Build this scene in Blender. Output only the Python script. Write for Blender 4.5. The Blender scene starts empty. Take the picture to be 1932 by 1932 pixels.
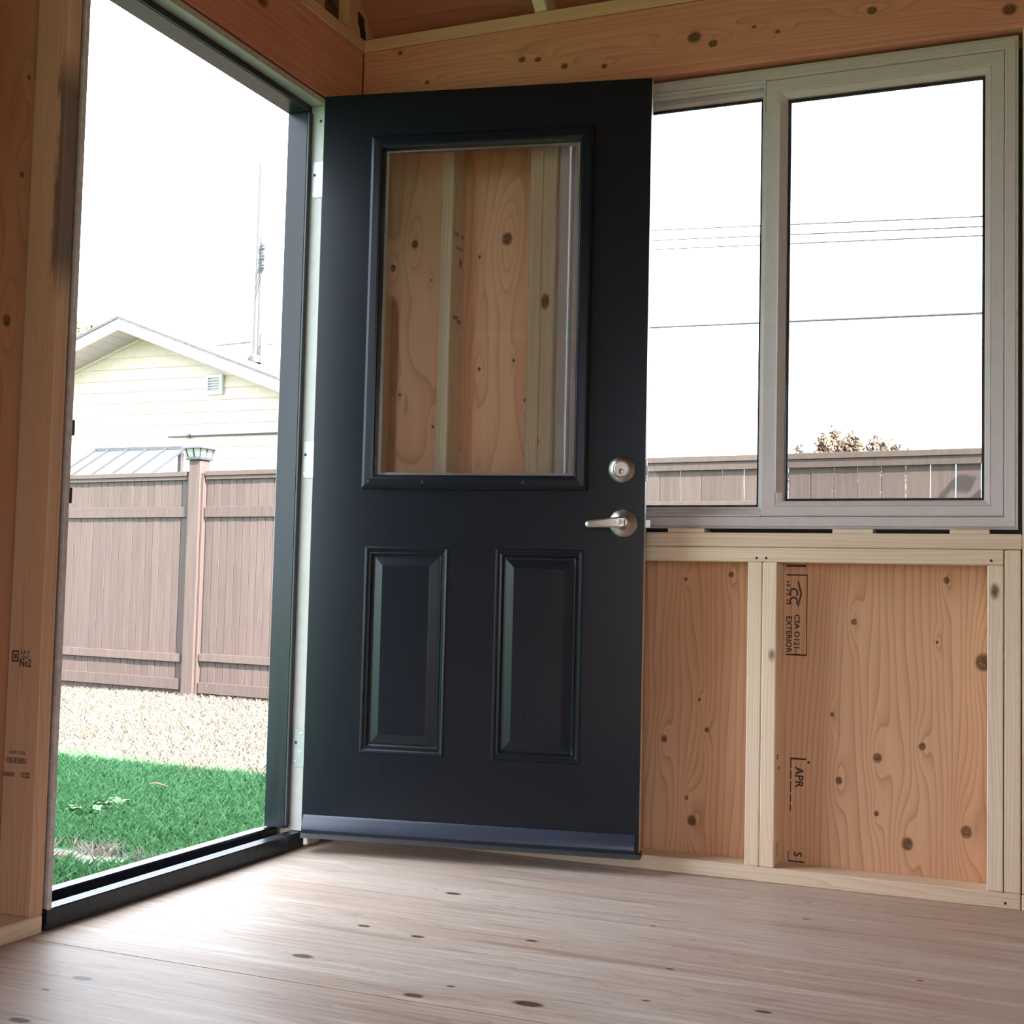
import bpy, bmesh, math, random
import numpy as np
from mathutils import Vector, Matrix

random.seed(7)
rng = np.random.default_rng(7)
SC = bpy.context.scene
COL = SC.collection

# ------------------------------------------------------------------ camera, sky, sun, exposure
cam = bpy.data.cameras.new('camera')
cam.sensor_fit = 'HORIZONTAL'; cam.sensor_width = 36.0
cam.lens = 36.0 * 2441.0 / 1932.0
cam.clip_start = 0.02; cam.clip_end = 300
camo = bpy.data.objects.new('camera', cam); COL.objects.link(camo)
yaw, pitch, roll = 0.3991, 0.0582, 0.0237
fw = Vector((-math.sin(yaw)*math.cos(pitch), math.cos(yaw)*math.cos(pitch), math.sin(pitch)))
r0 = Vector((math.cos(yaw), math.sin(yaw), 0)); u0 = r0.cross(fw)
rt = r0*math.cos(roll) + u0*math.sin(roll); up = rt.cross(fw)
M = Matrix(((rt.x, up.x, -fw.x, 1.9438), (rt.y, up.y, -fw.y, -3.3627), (rt.z, up.z, -fw.z, 0.7402), (0, 0, 0, 1)))
camo.matrix_world = M
SC.camera = camo

world = bpy.data.worlds.new('sky'); SC.world = world; world.use_nodes = True
wn = world.node_tree.nodes
wn['Background'].inputs['Color'].default_value = (0.80, 0.89, 1.0, 1)
wn['Background'].inputs['Strength'].default_value = 7.5

sun = bpy.data.lights.new('sun', 'SUN'); sun.energy = 44.0; sun.angle = 0.012; sun.color = (1.0, 0.93, 0.84)
suno = bpy.data.objects.new('sun', sun); COL.objects.link(suno)
SUN = Vector((1.25, -0.665, 1.0)).normalized()
suno.rotation_euler = SUN.to_track_quat('Z', 'Y').to_euler()
suno.location = SUN * 20

SC.view_settings.view_transform = 'Standard'
SC.view_settings.look = 'None'
SC.view_settings.exposure = 0.15
SC.view_settings.gamma = 1.0
SC.view_settings.use_curve_mapping = False
cy = SC.cycles
cy.max_bounces = 6; cy.diffuse_bounces = 4; cy.glossy_bounces = 3; cy.transmission_bounces = 3; cy.transparent_max_bounces = 12
cy.caustics_reflective = False; cy.caustics_refractive = False
cy.use_adaptive_sampling = True; cy.adaptive_threshold = 0.07

# ------------------------------------------------------------------ material helpers
class MT:
    def __init__(s, name):
        s.m = bpy.data.materials.new(name); s.m.use_nodes = True
        s.t = s.m.node_tree; s.t.nodes.clear()
        s.out = s.t.nodes.new('ShaderNodeOutputMaterial')
        s._co = None
    def put(s, sock, v):
        if isinstance(v, bpy.types.NodeSocket): s.t.links.new(v, sock)
        elif v is not None:
            if sock.type == 'RGBA' and len(v) == 3: v = (*v, 1)
            sock.default_value = v
    def math(s, op, a, b=None, c=None, clamp=False):
        n = s.t.nodes.new('ShaderNodeMath'); n.operation = op; n.use_clamp = clamp
        s.put(n.inputs[0], a); s.put(n.inputs[1], b)
        if c is not None: s.put(n.inputs[2], c)
        return n.outputs[0]
    def vm(s, op, a, b=None):
        n = s.t.nodes.new('ShaderNodeVectorMath'); n.operation = op
        s.put(n.inputs[0], a)
        if b is not None: s.put(n.inputs[1], b)
        return n.outputs['Value'] if op in ('LENGTH', 'DOT_PRODUCT', 'DISTANCE') else n.outputs[0]
    def mix(s, f, a, b, mode='MIX'):
        n = s.t.nodes.new('ShaderNodeMix'); n.data_type = 'RGBA'; n.blend_type = mode
        s.put(n.inputs[0], f); s.put(n.inputs[6], a); s.put(n.inputs[7], b)
        return n.outputs[2]
    def ramp(s, f, stops):
        n = s.t.nodes.new('ShaderNodeValToRGB'); e = n.color_ramp.elements
        while len(e) < len(stops): e.new(0.5)
        for k, (p, c) in enumerate(stops):
            e[k].position = p; e[k].color = (c, c, c, 1) if isinstance(c, (int, float)) else (*c, 1)
        s.put(n.inputs[0], f); return n.outputs[0]
    def mrange(s, v, a, b, c=0.0, d=1.0, smooth=True):
        n = s.t.nodes.new('ShaderNodeMapRange'); n.interpolation_type = 'SMOOTHSTEP' if smooth else 'LINEAR'
        s.put(n.inputs[0], v)
        for i, x in enumerate((a, b, c, d)): n.inputs[i+1].default_value = x
        return n.outputs[0]
    def noise(s, v, scale=1.0, detail=2.0, rough=0.5, dist=0.0, col=False):
        n = s.t.nodes.new('ShaderNodeTexNoise')
        s.put(n.inputs['Vector'], v); n.inputs['Scale'].default_value = scale
        n.inputs['Detail'].default_value = detail; n.inputs['Roughness'].default_value = rough
        n.inputs['Distortion'].default_value = dist
        return n.outputs['Color' if col else 'Fac']
    def vor(s, v, scale):
        n = s.t.nodes.new('ShaderNodeTexVoronoi'); s.put(n.inputs['Vector'], v); n.inputs['Scale'].default_value = scale
        return n.outputs['Distance'], n.outputs['Color']
    def co(s, rnd=False):
        n = s.t.nodes.new('ShaderNodeTexCoord'); v = n.outputs['Object']
        if rnd:
            r = s.rand()
            sc = s.vm('SCALE', (13.1, 7.7, 5.3)); s.t.links.new(r, sc.node.inputs['Scale'])
            v = s.vm('ADD', v, sc)
        return v
    def rand(s):
        return s.t.nodes.new('ShaderNodeObjectInfo').outputs['Random']
    def sep(s, v):
        n = s.t.nodes.new('ShaderNodeSeparateXYZ'); s.put(n.inputs[0], v); return n.outputs
    def bump(s, h, strength=0.2, dist=0.002):
        n = s.t.nodes.new('ShaderNodeBump'); n.inputs['Strength'].default_value = strength
        n.inputs['Distance'].default_value = dist; s.put(n.inputs['Height'], h); return n.outputs[0]
    def bsdf(s, color, rough=0.5, metal=0.0, spec=0.5, normal=None, coat=0.0):
        n = s.t.nodes.new('ShaderNodeBsdfPrincipled')
        s.put(n.inputs['Base Color'], color); s.put(n.inputs['Roughness'], rough); s.put(n.inputs['Metallic'], metal)
        s.put(n.inputs['Specular IOR Level'], spec); s.put(n.inputs['Coat Weight'], coat)
        if normal is not None: s.put(n.inputs['Normal'], normal)
        s.t.links.new(n.outputs[0], s.out.inputs[0]); return n

def plain(name, color, rough=0.5, metal=0.0, spec=0.5, var=0.12, scale=30.0, bumpy=0.0, coat=0.0, stretch=(1, 1, 1)):
    """a nearly plain painted / metal surface with slight procedural unevenness"""
    m = MT(name); v = m.co(); v = m.vm('MULTIPLY', v, stretch)
    n = m.noise(v, scale, 4, 0.6)
    c = m.mix(m.mrange(n, 0.3, 0.7), tuple(x*(1-var) for x in color), tuple(min(1, x*(1+var)) for x in color))
    r = m.math('MULTIPLY_ADD', n, 0.12, rough-0.06)
    m.bsdf(c, r, metal, spec, m.bump(n, bumpy, 0.002) if bumpy else None, coat)
    return m.m

def wood(name, axis, light, mid, dark, lin=18.0, ring=10.0, cross=7.0, along=0.7, knots=(), kplane='xz', line=0.6,
         fiber=0.25, rough=0.62, rnd=True, sparse=0.0, blotch=None, dist=0.4, var=0.25, knotcol=(0.13, 0.055, 0.022), ksq=0.85, streak=0.0, spec=0.3, stain=False):
    """sawn / rotary-cut wood: growth-ring contours bent round knots, fibre streaks; grain runs along `axis`"""
    m = MT(name); raw = m.co(False); v = m.co(rnd)
    ai = 'xyz'.index(axis)
    sc = [cross]*3; sc[ai] = along
    vs = m.vm('MULTIPLY', v, tuple(sc))
    n1 = m.noise(vs, 1.0, 2.2, 0.45, dist)
    xyz = m.sep(v)
    oth = [i for i in range(3) if i != ai]
    acr = m.math('ADD', xyz[oth[0]], m.math('MULTIPLY', xyz[oth[1]], 0.83))
    field = m.math('ADD', m.math('MULTIPLY', n1, ring), m.math('MULTIPLY', acr, lin))
    mask = None; core = None
    pi = ['xyz'.index(c) for c in kplane]
    for (a, b, r) in knots:
        if r <= 0: continue
        ctr = [0, 0, 0]; ctr[pi[0]] = a; ctr[pi[1]] = b
        sq = [0, 0, 0]; sq[pi[0]] = 1; sq[pi[1]] = 1
        sq[ai] = ksq
        off = m.vm('SUBTRACT', raw, tuple(ctr))
        d = m.vm('LENGTH', m.vm('MULTIPLY', off, tuple(sq)))
        sq2 = list(sq); sq2[ai] = 0.30
        e = m.math('DIVIDE', m.vm('LENGTH', m.vm('MULTIPLY', off, tuple(sq2))), r*1.9)
        g = m.math('POWER', 2.718, m.math('MULTIPLY', m.math('MULTIPLY', e, e), -1.0))
        field = m.math('ADD', field, m.math('MULTIPLY', g, min(2.6, 0.7+r*95)))
        k = m.mrange(d, r*1.0, r*0.55)
        mask = k if mask is None else m.math('MAXIMUM', mask, k)
    fr = m.math('FRACT', field)
    ln = m.ramp(fr, [(0.0, 0.0), (0.45, 0.10), (0.80, 0.45), (0.93, 1.0), (1.0, 0.0)])
    fs = [90.0]*3; fs[ai] = 2.2
    fb = m.noise(m.vm('MULTIPLY', v, tuple(fs)), 1.0, 3, 0.6)
    bl = m.noise(m.vm('MULTIPLY', v, tuple(3.1 if i != ai else 0.8 for i in range(3))), 1.0, 3, 0.5, 0.3)
    base = m.mix(m.mrange(bl, 0.32, 0.68), light, blotch or mid)
    c = m.mix(m.math('MULTIPLY', ln, line), base, dark)
    if streak:
        st_ = m.noise(m.vm('MULTIPLY', v, tuple(22.0 if i != ai else 1.3 for i in range(3))), 1.0, 4, 0.62, 0.8)
        c = m.mix(m.math('MULTIPLY', m.mrange(st_, 0.52, 0.70), streak), c, dark)
        c = m.mix(m.math('MULTIPLY', m.mrange(st_, 0.46, 0.30), streak), c, (0.78, 0.72, 0.66))
    sh = m.math('MULTIPLY_ADD', fb, 2*fiber, 1.0-fiber)
    rr = m.math('MULTIPLY_ADD', m.rand(), var, 1.0-var/2) if rnd else 1.0
    c = m.mix(1.0, c, m.ramp_gray(m.math('MULTIPLY', sh, rr)), 'MULTIPLY')
    if sparse:
        dv, cv = m.vor(m.vm('MULTIPLY', v, tuple(1.0 if i != ai else 0.55 for i in range(3))), sparse)
        on = m.math('MULTIPLY', m.mrange(dv, 0.10, 0.05), m.math('GREATER_THAN', m.sep(cv)[0], 0.45))
        mask = on if mask is None else m.math('MAXIMUM', mask, on)
    if mask is not None:
        kn = m.noise(v, 160, 2)
        c = m.mix(m.math('MULTIPLY', mask, m.mrange(kn, 0.2, 0.6, 0.6, 1.0)), c, knotcol)
    if stain:      # black water stain and wane along one arris of this stud
        rx = m.sep(raw)
        sn = m.noise(m.vm('MULTIPLY', raw, (30, 30, 7)), 1.0, 3, 0.6)
        sm = m.math('MULTIPLY', m.mrange(m.math('ADD', rx[0], m.math('MULTIPLY_ADD', sn, 0.06, -0.03)), 0.020, 0.032), m.math('MULTIPLY', m.mrange(rx[2], 0.22, 0.34), m.mrange(rx[2], 0.80, 0.68)))
        c = m.mix(m.math('MULTIPLY', sm, 0.75), c, (0.05, 0.045, 0.05))
    h = fb
    m.bsdf(c, rough, 0, spec, m.bump(h, 0.2, 0.0012))
    return m.m
def _rg(s, f):
    n = s.t.nodes.new('ShaderNodeCombineColor')
    for i in range(3): s.put(n.inputs[i], f)
    return n.outputs[0]
MT.ramp_gray = _rg

# ------------------------------------------------------------------ mesh helpers
ORG = {}
class MB:
    def __init__(s): s.v = []; s.f = []; s.mi = []
    def add(s, vs, fs, mi=0):
        o = len(s.v); s.v += [tuple(p) for p in vs]; s.f += [tuple(i+o for i in f) for f in fs]; s.mi += [mi]*len(fs); return s
    def box(s, x0, x1, y0, y1, z0, z1, mi=0):
        return s.add([(x0,y0,z0),(x1,y0,z0),(x1,y1,z0),(x0,y1,z0),(x0,y0,z1),(x1,y0,z1),(x1,y1,z1),(x0,y1,z1)],
                     [(0,3,2,1),(4,5,6,7),(0,1,5,4),(1,2,6,5),(2,3,7,6),(3,0,4,7)], mi)
    def prism(s, poly, axis, a, b, mi=0):
        """poly in the two other axes (in xyz order), extruded along axis from a to b"""
        n = len(poly); ai = 'xyz'.index(axis)
        def P(p, t):
            q = list(p); q.insert(ai, t); return tuple(q)
        vs = [P(p, a) for p in poly] + [P(p, b) for p in poly]
        fs = [tuple(range(n))[::-1], tuple(range(n, 2*n))] + [(i, (i+1) % n, n+(i+1) % n, n+i) for i in range(n)]
        return s.add(vs, fs, mi)
    def tube(s, pts, r, n=8, cap=True, mi=0):
        rs = r if isinstance(r, (list, tuple)) else [r]*len(pts)
        pts = [Vector(p) for p in pts]; vs = []; prev = None
        for i, p in enumerate(pts):
            d = (pts[min(i+1, len(pts)-1)] - pts[max(i-1, 0)]).normalized()
            ref = Vector((0, 0, 1)) if abs(d.z) < 0.95 else Vector((1, 0, 0))
            a = d.cross(ref).normalized(); b = d.cross(a)
            for k in range(n):
                t = 2*math.pi*k/n; vs.append(p + (a*math.cos(t) + b*math.sin(t))*rs[i])
        fs = [(i*n+k, i*n+(k+1) % n, (i+1)*n+(k+1) % n, (i+1)*n+k) for i in range(len(pts)-1) for k in range(n)]
        if cap: fs += [tuple(range(n))[::-1], tuple(range((len(pts)-1)*n, len(pts)*n))]
        return s.add(vs, fs, mi)
    def lathe(s, prof, c=(0, 0, 0), axis='y', n=32, cap=True, mi=0):
        """prof: list of (radius, position along axis)"""
        ai = 'xyz'.index(axis); vs = []
        for r, t in prof:
            for k in range(n):
                a = 2*math.pi*k/n; p = [r*math.cos(a), r*math.sin(a)]; p.insert(ai, t)
                vs.append((p[0]+c[0], p[1]+c[1], p[2]+c[2]))
        m = len(prof)
        fs = [(i*n+k, i*n+(k+1) % n, (i+1)*n+(k+1) % n, (i+1)*n+k) for i in range(m-1) for k in range(n)]
        if cap: fs += [tuple(range(n)), tuple(range((m-1)*n, m*n))]
        return s.add(vs, fs, mi)
    def rectloft(s, x0, x1, z0, z1, prof, cap=True, closed=False, mi=0):
        """rectangular loops in the xz plane: prof = [(inset, y)...]; joined by quads"""
        vs = []
        for i, y in prof:
            vs += [(x0+i, y, z0+i), (x1-i, y, z0+i), (x1-i, y, z1-i), (x0+i, y, z1-i)]
        m = len(prof); fs = []
        for j in range(m if closed else m-1):
            a, b = j*4, ((j+1) % m)*4
            fs += [(a+k, a+(k+1) % 4, b+(k+1) % 4, b+k) for k in range(4)]
        if cap and not closed: fs.append(tuple(range((m-1)*4, m*4)))
        return s.add(vs, fs, mi)
    def build(s, name, mats, parent=None, bevel=0.0, smooth=False, center=True, weld=False):
        me = bpy.data.meshes.new(name)
        c = Vector((0, 0, 0))
        if center and s.v:
            a = np.array(s.v); c = Vector(((a.min(0)+a.max(0))/2).tolist())
        me.from_pydata([tuple(Vector(p)-c) for p in s.v], [], s.f)
        if not isinstance(mats, (list, tuple)): mats = [mats]
        for m in mats: me.materials.append(m)
        if any(s.mi): me.polygons.foreach_set('material_index', s.mi)
        if bevel or weld or smooth:
            bm = bmesh.new(); bm.from_mesh(me)
            if weld: bmesh.ops.remove_doubles(bm, verts=bm.verts, dist=1e-5)
            if bevel: bmesh.ops.bevel(bm, geom=list(bm.edges), offset=bevel, segments=1, affect='EDGES', clamp_overlap=True)
            bmesh.ops.recalc_face_normals(bm, faces=bm.faces)
            bm.to_mesh(me); bm.free()
        if smooth:
            me.polygons.foreach_set('use_smooth', [True]*len(me.polygons))
            me.update()
            try: me.set_sharp_from_angle(angle=math.radians(35))
            except Exception: pass
        me.update()
        return link(name, me, c, parent)
def link(name, me, c, parent=None):
    o = bpy.data.objects.new(name, me); COL.objects.link(o)
    o.location = Vector(c) - (ORG[parent.name] if parent else Vector((0, 0, 0)))
    if parent: o.parent = parent
    ORG[o.name] = Vector(c)
    return o
def empty(name, loc, rz=0.0, local=False):
    o = bpy.data.objects.new(name, None); COL.objects.link(o); o.empty_display_size = 0.1
    o.location = loc; o.rotation_euler = (0, 0, rz)
    ORG[o.name] = Vector((0, 0, 0)) if local else Vector(loc)
    return o
def tag(o, label, cat=None, group=None, kind=None):
    o['label'] = label
    if cat: o['category'] = cat
    if group: o['group'] = group
    if kind: o['kind'] = kind
    return o
def box(name, mat, parent, x0, x1, y0, y1, z0, z1, bevel=0.0025):
    return MB().box(x0, x1, y0, y1, z0, z1).build(name, mat, parent, bevel=bevel)
def text(name, body, mat, parent, loc, rot, size, sx=1.0, depth=0.0004):
    """printed lettering: a real, very thin layer of ink on the surface"""
    cu = bpy.data.curves.new(name, 'FONT'); cu.body = body; cu.size = size; cu.align_x = 'CENTER'; cu.align_y = 'CENTER'
    cu.extrude = depth/2; cu.offset = size*0.018; cu.resolution_u = 2
    t = bpy.data.objects.new('tmp_text', cu); COL.objects.link(t)
    dg = bpy.context.evaluated_depsgraph_get(); dg.update()
    me = bpy.data.meshes.new_from_object(t.evaluated_get(dg))
    bpy.data.objects.remove(t); bpy.data.curves.remove(cu)
    for v in me.vertices: v.co.x *= sx
    me.materials.clear(); me.materials.append(mat)
    me.transform(rot.to_matrix().to_4x4() if hasattr(rot, 'to_matrix') else rot)
    o = link(name, me, loc, parent)
    return o
def eul(x, y, z):
    from mathutils import Euler
    return Euler((math.radians(x), math.radians(y), math.radians(z)), 'XYZ')

# ------------------------------------------------------------------ materials
SPF_L, SPF_M, SPF_D = (0.86, 0.72, 0.55), (0.80, 0.63, 0.46), (0.55, 0.36, 0.22)
LUM = {a: wood('pine_lumber_'+a, a, SPF_L, SPF_M, SPF_D, lin=110, ring=7, cross=14, along=0.9, line=0.42, fiber=0.14,
               sparse=6.0, var=0.14, knotcol=(0.16, 0.07, 0.03)) for a in 'xyz'}
FIR_L, FIR_M, FIR_D = (0.76, 0.345, 0.24), (0.66, 0.27, 0.185), (0.36, 0.12, 0.07)
BEAM_K = [(1.033,2.252,.020),(1.085,2.227,.013),(1.197,2.257,.006),(1.26,2.234,.007),(1.504,2.254,.013),(1.837,2.205,.018),(.524,2.261,.011),
          (.573,2.254,.010),(.655,2.223,.011),(.774,2.207,.009),(.125,2.336,.008),(.219,2.234,.008)]
BEAM_B = wood('fir_beam_back', 'x', FIR_L, FIR_M, FIR_D, lin=70, ring=9, cross=10, along=0.5, line=0.45, fiber=0.16, knots=BEAM_K, rnd=False, ksq=0.8)
BEAM_L = wood('fir_beam_left', 'y', FIR_L, FIR_M, FIR_D, lin=60, ring=8, cross=9, along=0.5, line=0.4, fiber=0.15, sparse=4.0, rnd=True, var=0.05)
PLY_K = [(1.036,.124,.016),(.955,.337,.011),(1.074,.369,.008),(1.134,.789,.009),(1.009,.774,.006),(1.052,.449,.005),(1.02,.183,.007),(1.459,.672,.009),
         (1.687,.784,.010),(1.775,.581,.024),(1.52,.326,.014),(1.63,.363,.011),(1.424,.261,.011),(1.519,.185,.008),(1.595,.116,.018),(1.736,.159,.017),
         (1.665,.627,.005),(1.405,.43,.006)]
PLY_K2 = [(.147,1.774,.014),(.452,1.765,.021),(.075,1.706,.012),(.364,1.718,.006),(.372,1.382,.006),(.482,1.402,.006),(.206,1.659,.005),
          (.11,1.314,.006),(.52,1.284,.006),(.224,1.214,.006),(.40,.9,.01),(.2,.6,.012)]
PL_L, PL_M, PL_D = (0.71, 0.415, 0.245), (0.62, 0.325, 0.18), (0.29, 0.115, 0.048)
PLYB = wood('fir_plywood_low', 'z', PL_L, PL_M, PL_D, lin=55, ring=9, cross=6.0, along=0.9, knots=PLY_K, line=0.5, fiber=0.1, rnd=False)
PLYA = wood('fir_plywood_corner', 'z', (0.84, 0.48, 0.31), (0.78, 0.41, 0.25), (0.42, 0.16, 0.075), lin=10, ring=8, cross=4.5, along=0.8, knots=PLY_K2, line=0.42, fiber=0.1, rnd=False, dist=0.8)
PLYX = wood('fir_plywood', 'z', PL_L, PL_M, PL_D, lin=14, ring=10, cross=5.5, along=0.7, knots=(), line=0.45, fiber=0.1, rnd=False, sparse=5.0)
LUMD = wood('shaded_stud_lumber', 'z', (0.60, 0.38, 0.24), (0.52, 0.31, 0.19), (0.32, 0.16, 0.08), lin=110, ring=7, cross=14, along=0.9, line=0.4, fiber=0.12, sparse=6.0, var=0.08)  # same lumber in a darker colour, carrying the left wall's shade
LUMT = {a: wood('shaded_pine_'+a, a, (0.78, 0.50, 0.33), (0.70, 0.42, 0.27), (0.42, 0.22, 0.12), lin=110, ring=7, cross=14, along=0.9, line=0.4, fiber=0.12, sparse=6.0, var=0.06) for a in 'xyz'}  # pine darkened in colour to stand for shade under the roof
LUMS = wood('stained_shaded_stud', 'z', (0.60, 0.38, 0.24), (0.52, 0.31, 0.19), (0.32, 0.16, 0.08), lin=110, ring=7, cross=14, along=0.9, line=0.4, fiber=0.12, var=0.04, stain=True)  # shade-darkened base like the other left studs, plus the black stain
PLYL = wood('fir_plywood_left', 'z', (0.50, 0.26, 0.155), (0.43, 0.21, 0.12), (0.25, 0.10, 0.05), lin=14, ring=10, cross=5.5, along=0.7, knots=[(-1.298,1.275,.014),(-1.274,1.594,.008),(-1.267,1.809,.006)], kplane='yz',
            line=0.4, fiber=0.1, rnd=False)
ROOFW = wood('roof_plywood', 'x', (0.50, 0.185, 0.125), (0.42, 0.14, 0.095), (0.24, 0.065, 0.04), lin=14, ring=9, cross=5, along=0.6, line=0.4, fiber=0.12, rnd=False, sparse=4.0)
FL_K = [(0.602,-0.49,0.013),(0.559,-0.85,0.0101),(0.7,-0.872,0.0101),(0.564,-1.106,0.0151),(0.283,-1.416,0.0137),(0.27,-1.497,0.0058),(0.349,-1.642,0.0137),(0.872,-1.226,0.013),(0.909,-1.147,0.0058),(1.075,-1.175,0.0187),(1.464,-1.025,0.0101),(0.926,-0.789,0.0086),(1.243,-0.85,0.0058),(1.416,-0.326,0.0058),(1.258,-1.061,0.0058),(1.12,-0.55,0.0043),(1.7,-0.7,0.005)]
FLOORM = wood('fir_plywood_floor', 'x', (0.60, 0.51, 0.44), (0.50, 0.39, 0.315), (0.30, 0.18, 0.125), lin=34, ring=12, cross=9, along=1.0, knots=FL_K, kplane='xy',
              line=0.42, fiber=0.26, rnd=False, rough=0.45, blotch=(0.52, 0.40, 0.325), dist=1.6, ksq=0.5, streak=0.5, spec=0.2, knotcol=(0.07, 0.028, 0.014))
INK = plain('black_ink', (0.03, 0.025, 0.025), 0.8, var=0.4, scale=400)
INKF = plain('faded_ink', (0.10, 0.075, 0.06), 0.8, var=0.5, scale=300)
BLACKDOOR = plain('black_satin_paint', (0.0055, 0.0085, 0.0135), 0.26, spec=0.27, var=0.01, scale=1.2)
BLACKTRIM = plain('black_gloss_trim_paint', (0.010, 0.013, 0.018), 0.28, spec=0.28, var=0.3, scale=20, stretch=(1, 1, 0.1))
PRIMER = plain('white_primer', (0.37, 0.36, 0.345), 0.45, var=0.05)
RAWEDGE = plain('raw_jamb_edge', (0.52, 0.46, 0.43), 0.6, var=0.15, scale=60)
CREAMEDGE = plain('cream_door_edge', (0.62, 0.53, 0.43), 0.5, var=0.1)
ALU = plain('mill_aluminium', (0.75, 0.76, 0.78), 0.32, metal=0.9, var=0.06, scale=80, stretch=(1, 0.05, 1))
NICKEL = plain('satin_nickel', (0.46, 0.41, 0.37), 0.34, metal=1.0, var=0.06, scale=120)
ZINC = plain('zinc_hinge', (0.30, 0.31, 0.31), 0.42, metal=0.6, var=0.06)
DARKM = plain('dark_hole', (0.02, 0.018, 0.016), 0.8)
VINYL = plain('white_vinyl', (0.60, 0.545, 0.545), 0.38, var=0.03)
RUBBER = plain('black_gasket', (0.02, 0.022, 0.025), 0.5)
STEELTIE = plain('black_steel', (0.02, 0.02, 0.022), 0.5, metal=0.3)

def glassmat(name, tint):
    m = MT(name); tr = m.t.nodes.new('ShaderNodeBsdfTransparent'); tr.inputs[0].default_value = (*tint, 1)
    gl = m.t.nodes.new('ShaderNodeBsdfGlossy'); gl.inputs['Roughness'].default_value = 0.01
    fr = m.t.nodes.new('ShaderNodeFresnel'); fr.inputs['IOR'].default_value = 1.45
    nz = m.noise(m.co(), 3.0, 2); f = m.math('MULTIPLY', fr.outputs[0], m.math('MULTIPLY_ADD', nz, 0.1, 0.95))
    mx = m.t.nodes.new('ShaderNodeMixShader'); m.t.links.new(f, mx.inputs[0])
    m.t.links.new(tr.outputs[0], mx.inputs[1]); m.t.links.new(gl.outputs[0], mx.inputs[2]); m.t.links.new(mx.outputs[0], m.out.inputs[0])
    return m.m
GLASS = glassmat('clear_glass', (0.95, 0.97, 0.96))
DGLASS = glassmat('door_glass', (0.985, 0.99, 0.985))
def screenmat():
    m = MT('insect_screen'); v = m.co(); x = m.sep(v)
    def grid(c): return m.math('GREATER_THAN', m.math('FRACT', m.math('MULTIPLY', c, 1/0.0018)), 0.88)
    g = m.math('MAXIMUM', grid(x[0]), grid(x[2]))
    tr = m.t.nodes.new('ShaderNodeBsdfTransparent')
    d1 = m.t.nodes.new('ShaderNodeBsdfDiffuse'); d1.inputs[0].default_value = (0.16, 0.16, 0.17, 1)
    mx = m.t.nodes.new('ShaderNodeMixShader'); m.t.links.new(g, mx.inputs[0])
    m.t.links.new(tr.outputs[0], mx.inputs[1]); m.t.links.new(d1.outputs[0], mx.inputs[2]); m.t.links.new(mx.outputs[0], m.out.inputs[0])
    return m.m
SCREEN = screenmat()

# ================================================================== THE SHED
XR, YF = 3.05, -4.90              # inner faces of the right and front walls
T, W4 = 0.038, 0.089              # lumber thickness / depth
ZB = 2.355                        # underside of the top plates
def roofz(y):                     # underside of the roof sheathing
    yc = -2.45
    return 2.429 + 0.82*(0.071 - y) if y > yc else 2.429 + 0.82*(y - (2*yc - 0.071))

# ---- floor
floor = tag(empty('floor', (0, 0, 0)), 'pale fir plywood subfloor sheets with small knots', 'floor', kind='structure')
for (x0, x1, y0, y1) in ((-0.10, 1.99, -1.256, 0.10), (1.993, 3.15, -1.256, 0.10), (-0.10, 2.338, -2.478, -1.259), (2.341, 3.15, -2.478, -1.259),
                         (-0.10, 1.99, -3.70, -2.481), (1.993, 3.15, -3.70, -2.481), (-0.10, 3.15, -5.0, -3.703)):
    MB().box(x0, x1, y0, y1, -0.019, 0.0).build('plywood_sheet', FLOORM, floor, center=False)
for k in range(9):
    x = -0.08 + k*0.4
    box('floor_joist', LUM['y'], floor, x, x+T, -5.0, 0.10, -0.16, -0.0195, 0)

# ---- back wall
wb = tag(empty('wall_back', (1.5, 0, 0)), 'open stud wall under and around the sliding window, fir plywood sheathing', 'wall', kind='structure')
def beamobj(name, mat, parent, x0, x1, y0, y1, z0, z1):
    bm_ = MB().box(x0, x1, y0, y1, z0, z1); return bm_.build(name, mat, parent, bevel=0.003, center=False)
box('bottom_plate', LUM['x'], wb, 0.0, 1.864, 0.0, W4, 0.0, T)
box('bottom_plate', LUM['x'], wb, 1.8665, XR, 0.0, W4, 0.0, T)
tag(beamobj('header_beam', BEAM_B, wb, -0.0, XR, 0.0, W4, 2.157, ZB-0.0005), 'reddish fir header beam above the window')
box('top_plate', LUMT['x'], wb, 0.0, XR+0.09, -0.003, W4, ZB, ZB+T)
for x0, x1, z0, z1, y0 in ((0.0, T, T, 2.157, 0), (T+0.001, 2*T, T, 1.62, 0.002), (0.277, 0.315, T, 2.157, 0), (0.558, 0.596, T, 2.157, 0), (0.597, 0.635, T, 2.157, 0.001),
                           (0.80, 0.838, T, 0.822, 0), (1.199, 1.2365, T, 0.822, 0.0005), (1.2378, 1.2755, T, 0.822, 0), (1.788, 1.825, T, 0.822, 0),
                           (1.827, 1.864, T, 0.8595, 0.0005), (1.8675, 1.906, T, 2.157, 0), (2.30, 2.338, T, 2.157, 0), (2.70, 2.738, T, 2.157, 0), (3.012, 3.05, T, 2.157, 0)):
    o = box('stud', LUM['z'], wb, x0, x1, y0, W4, z0+0.0005, z1-0.0005)
    if x0 == 1.2378: STUD_C = o
    if x0 == 0.277: STUD_G = o
    if x0 == 1.8675: STUD_K = o
box('sill_plate', LUM['x'], wb, 0.635, 1.825, 0.0, W4, 0.822, 0.8595)
box('sill_plate', LUM['x'], wb, 0.635, 1.8672, 0.0006, W4, 0.8605, 0.898)
plyA = MB().box(-0.101, 0.597, W4, 0.101, 0.0, 2.40).build('sheathing_panel', PLYA, wb, center=False)
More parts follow.
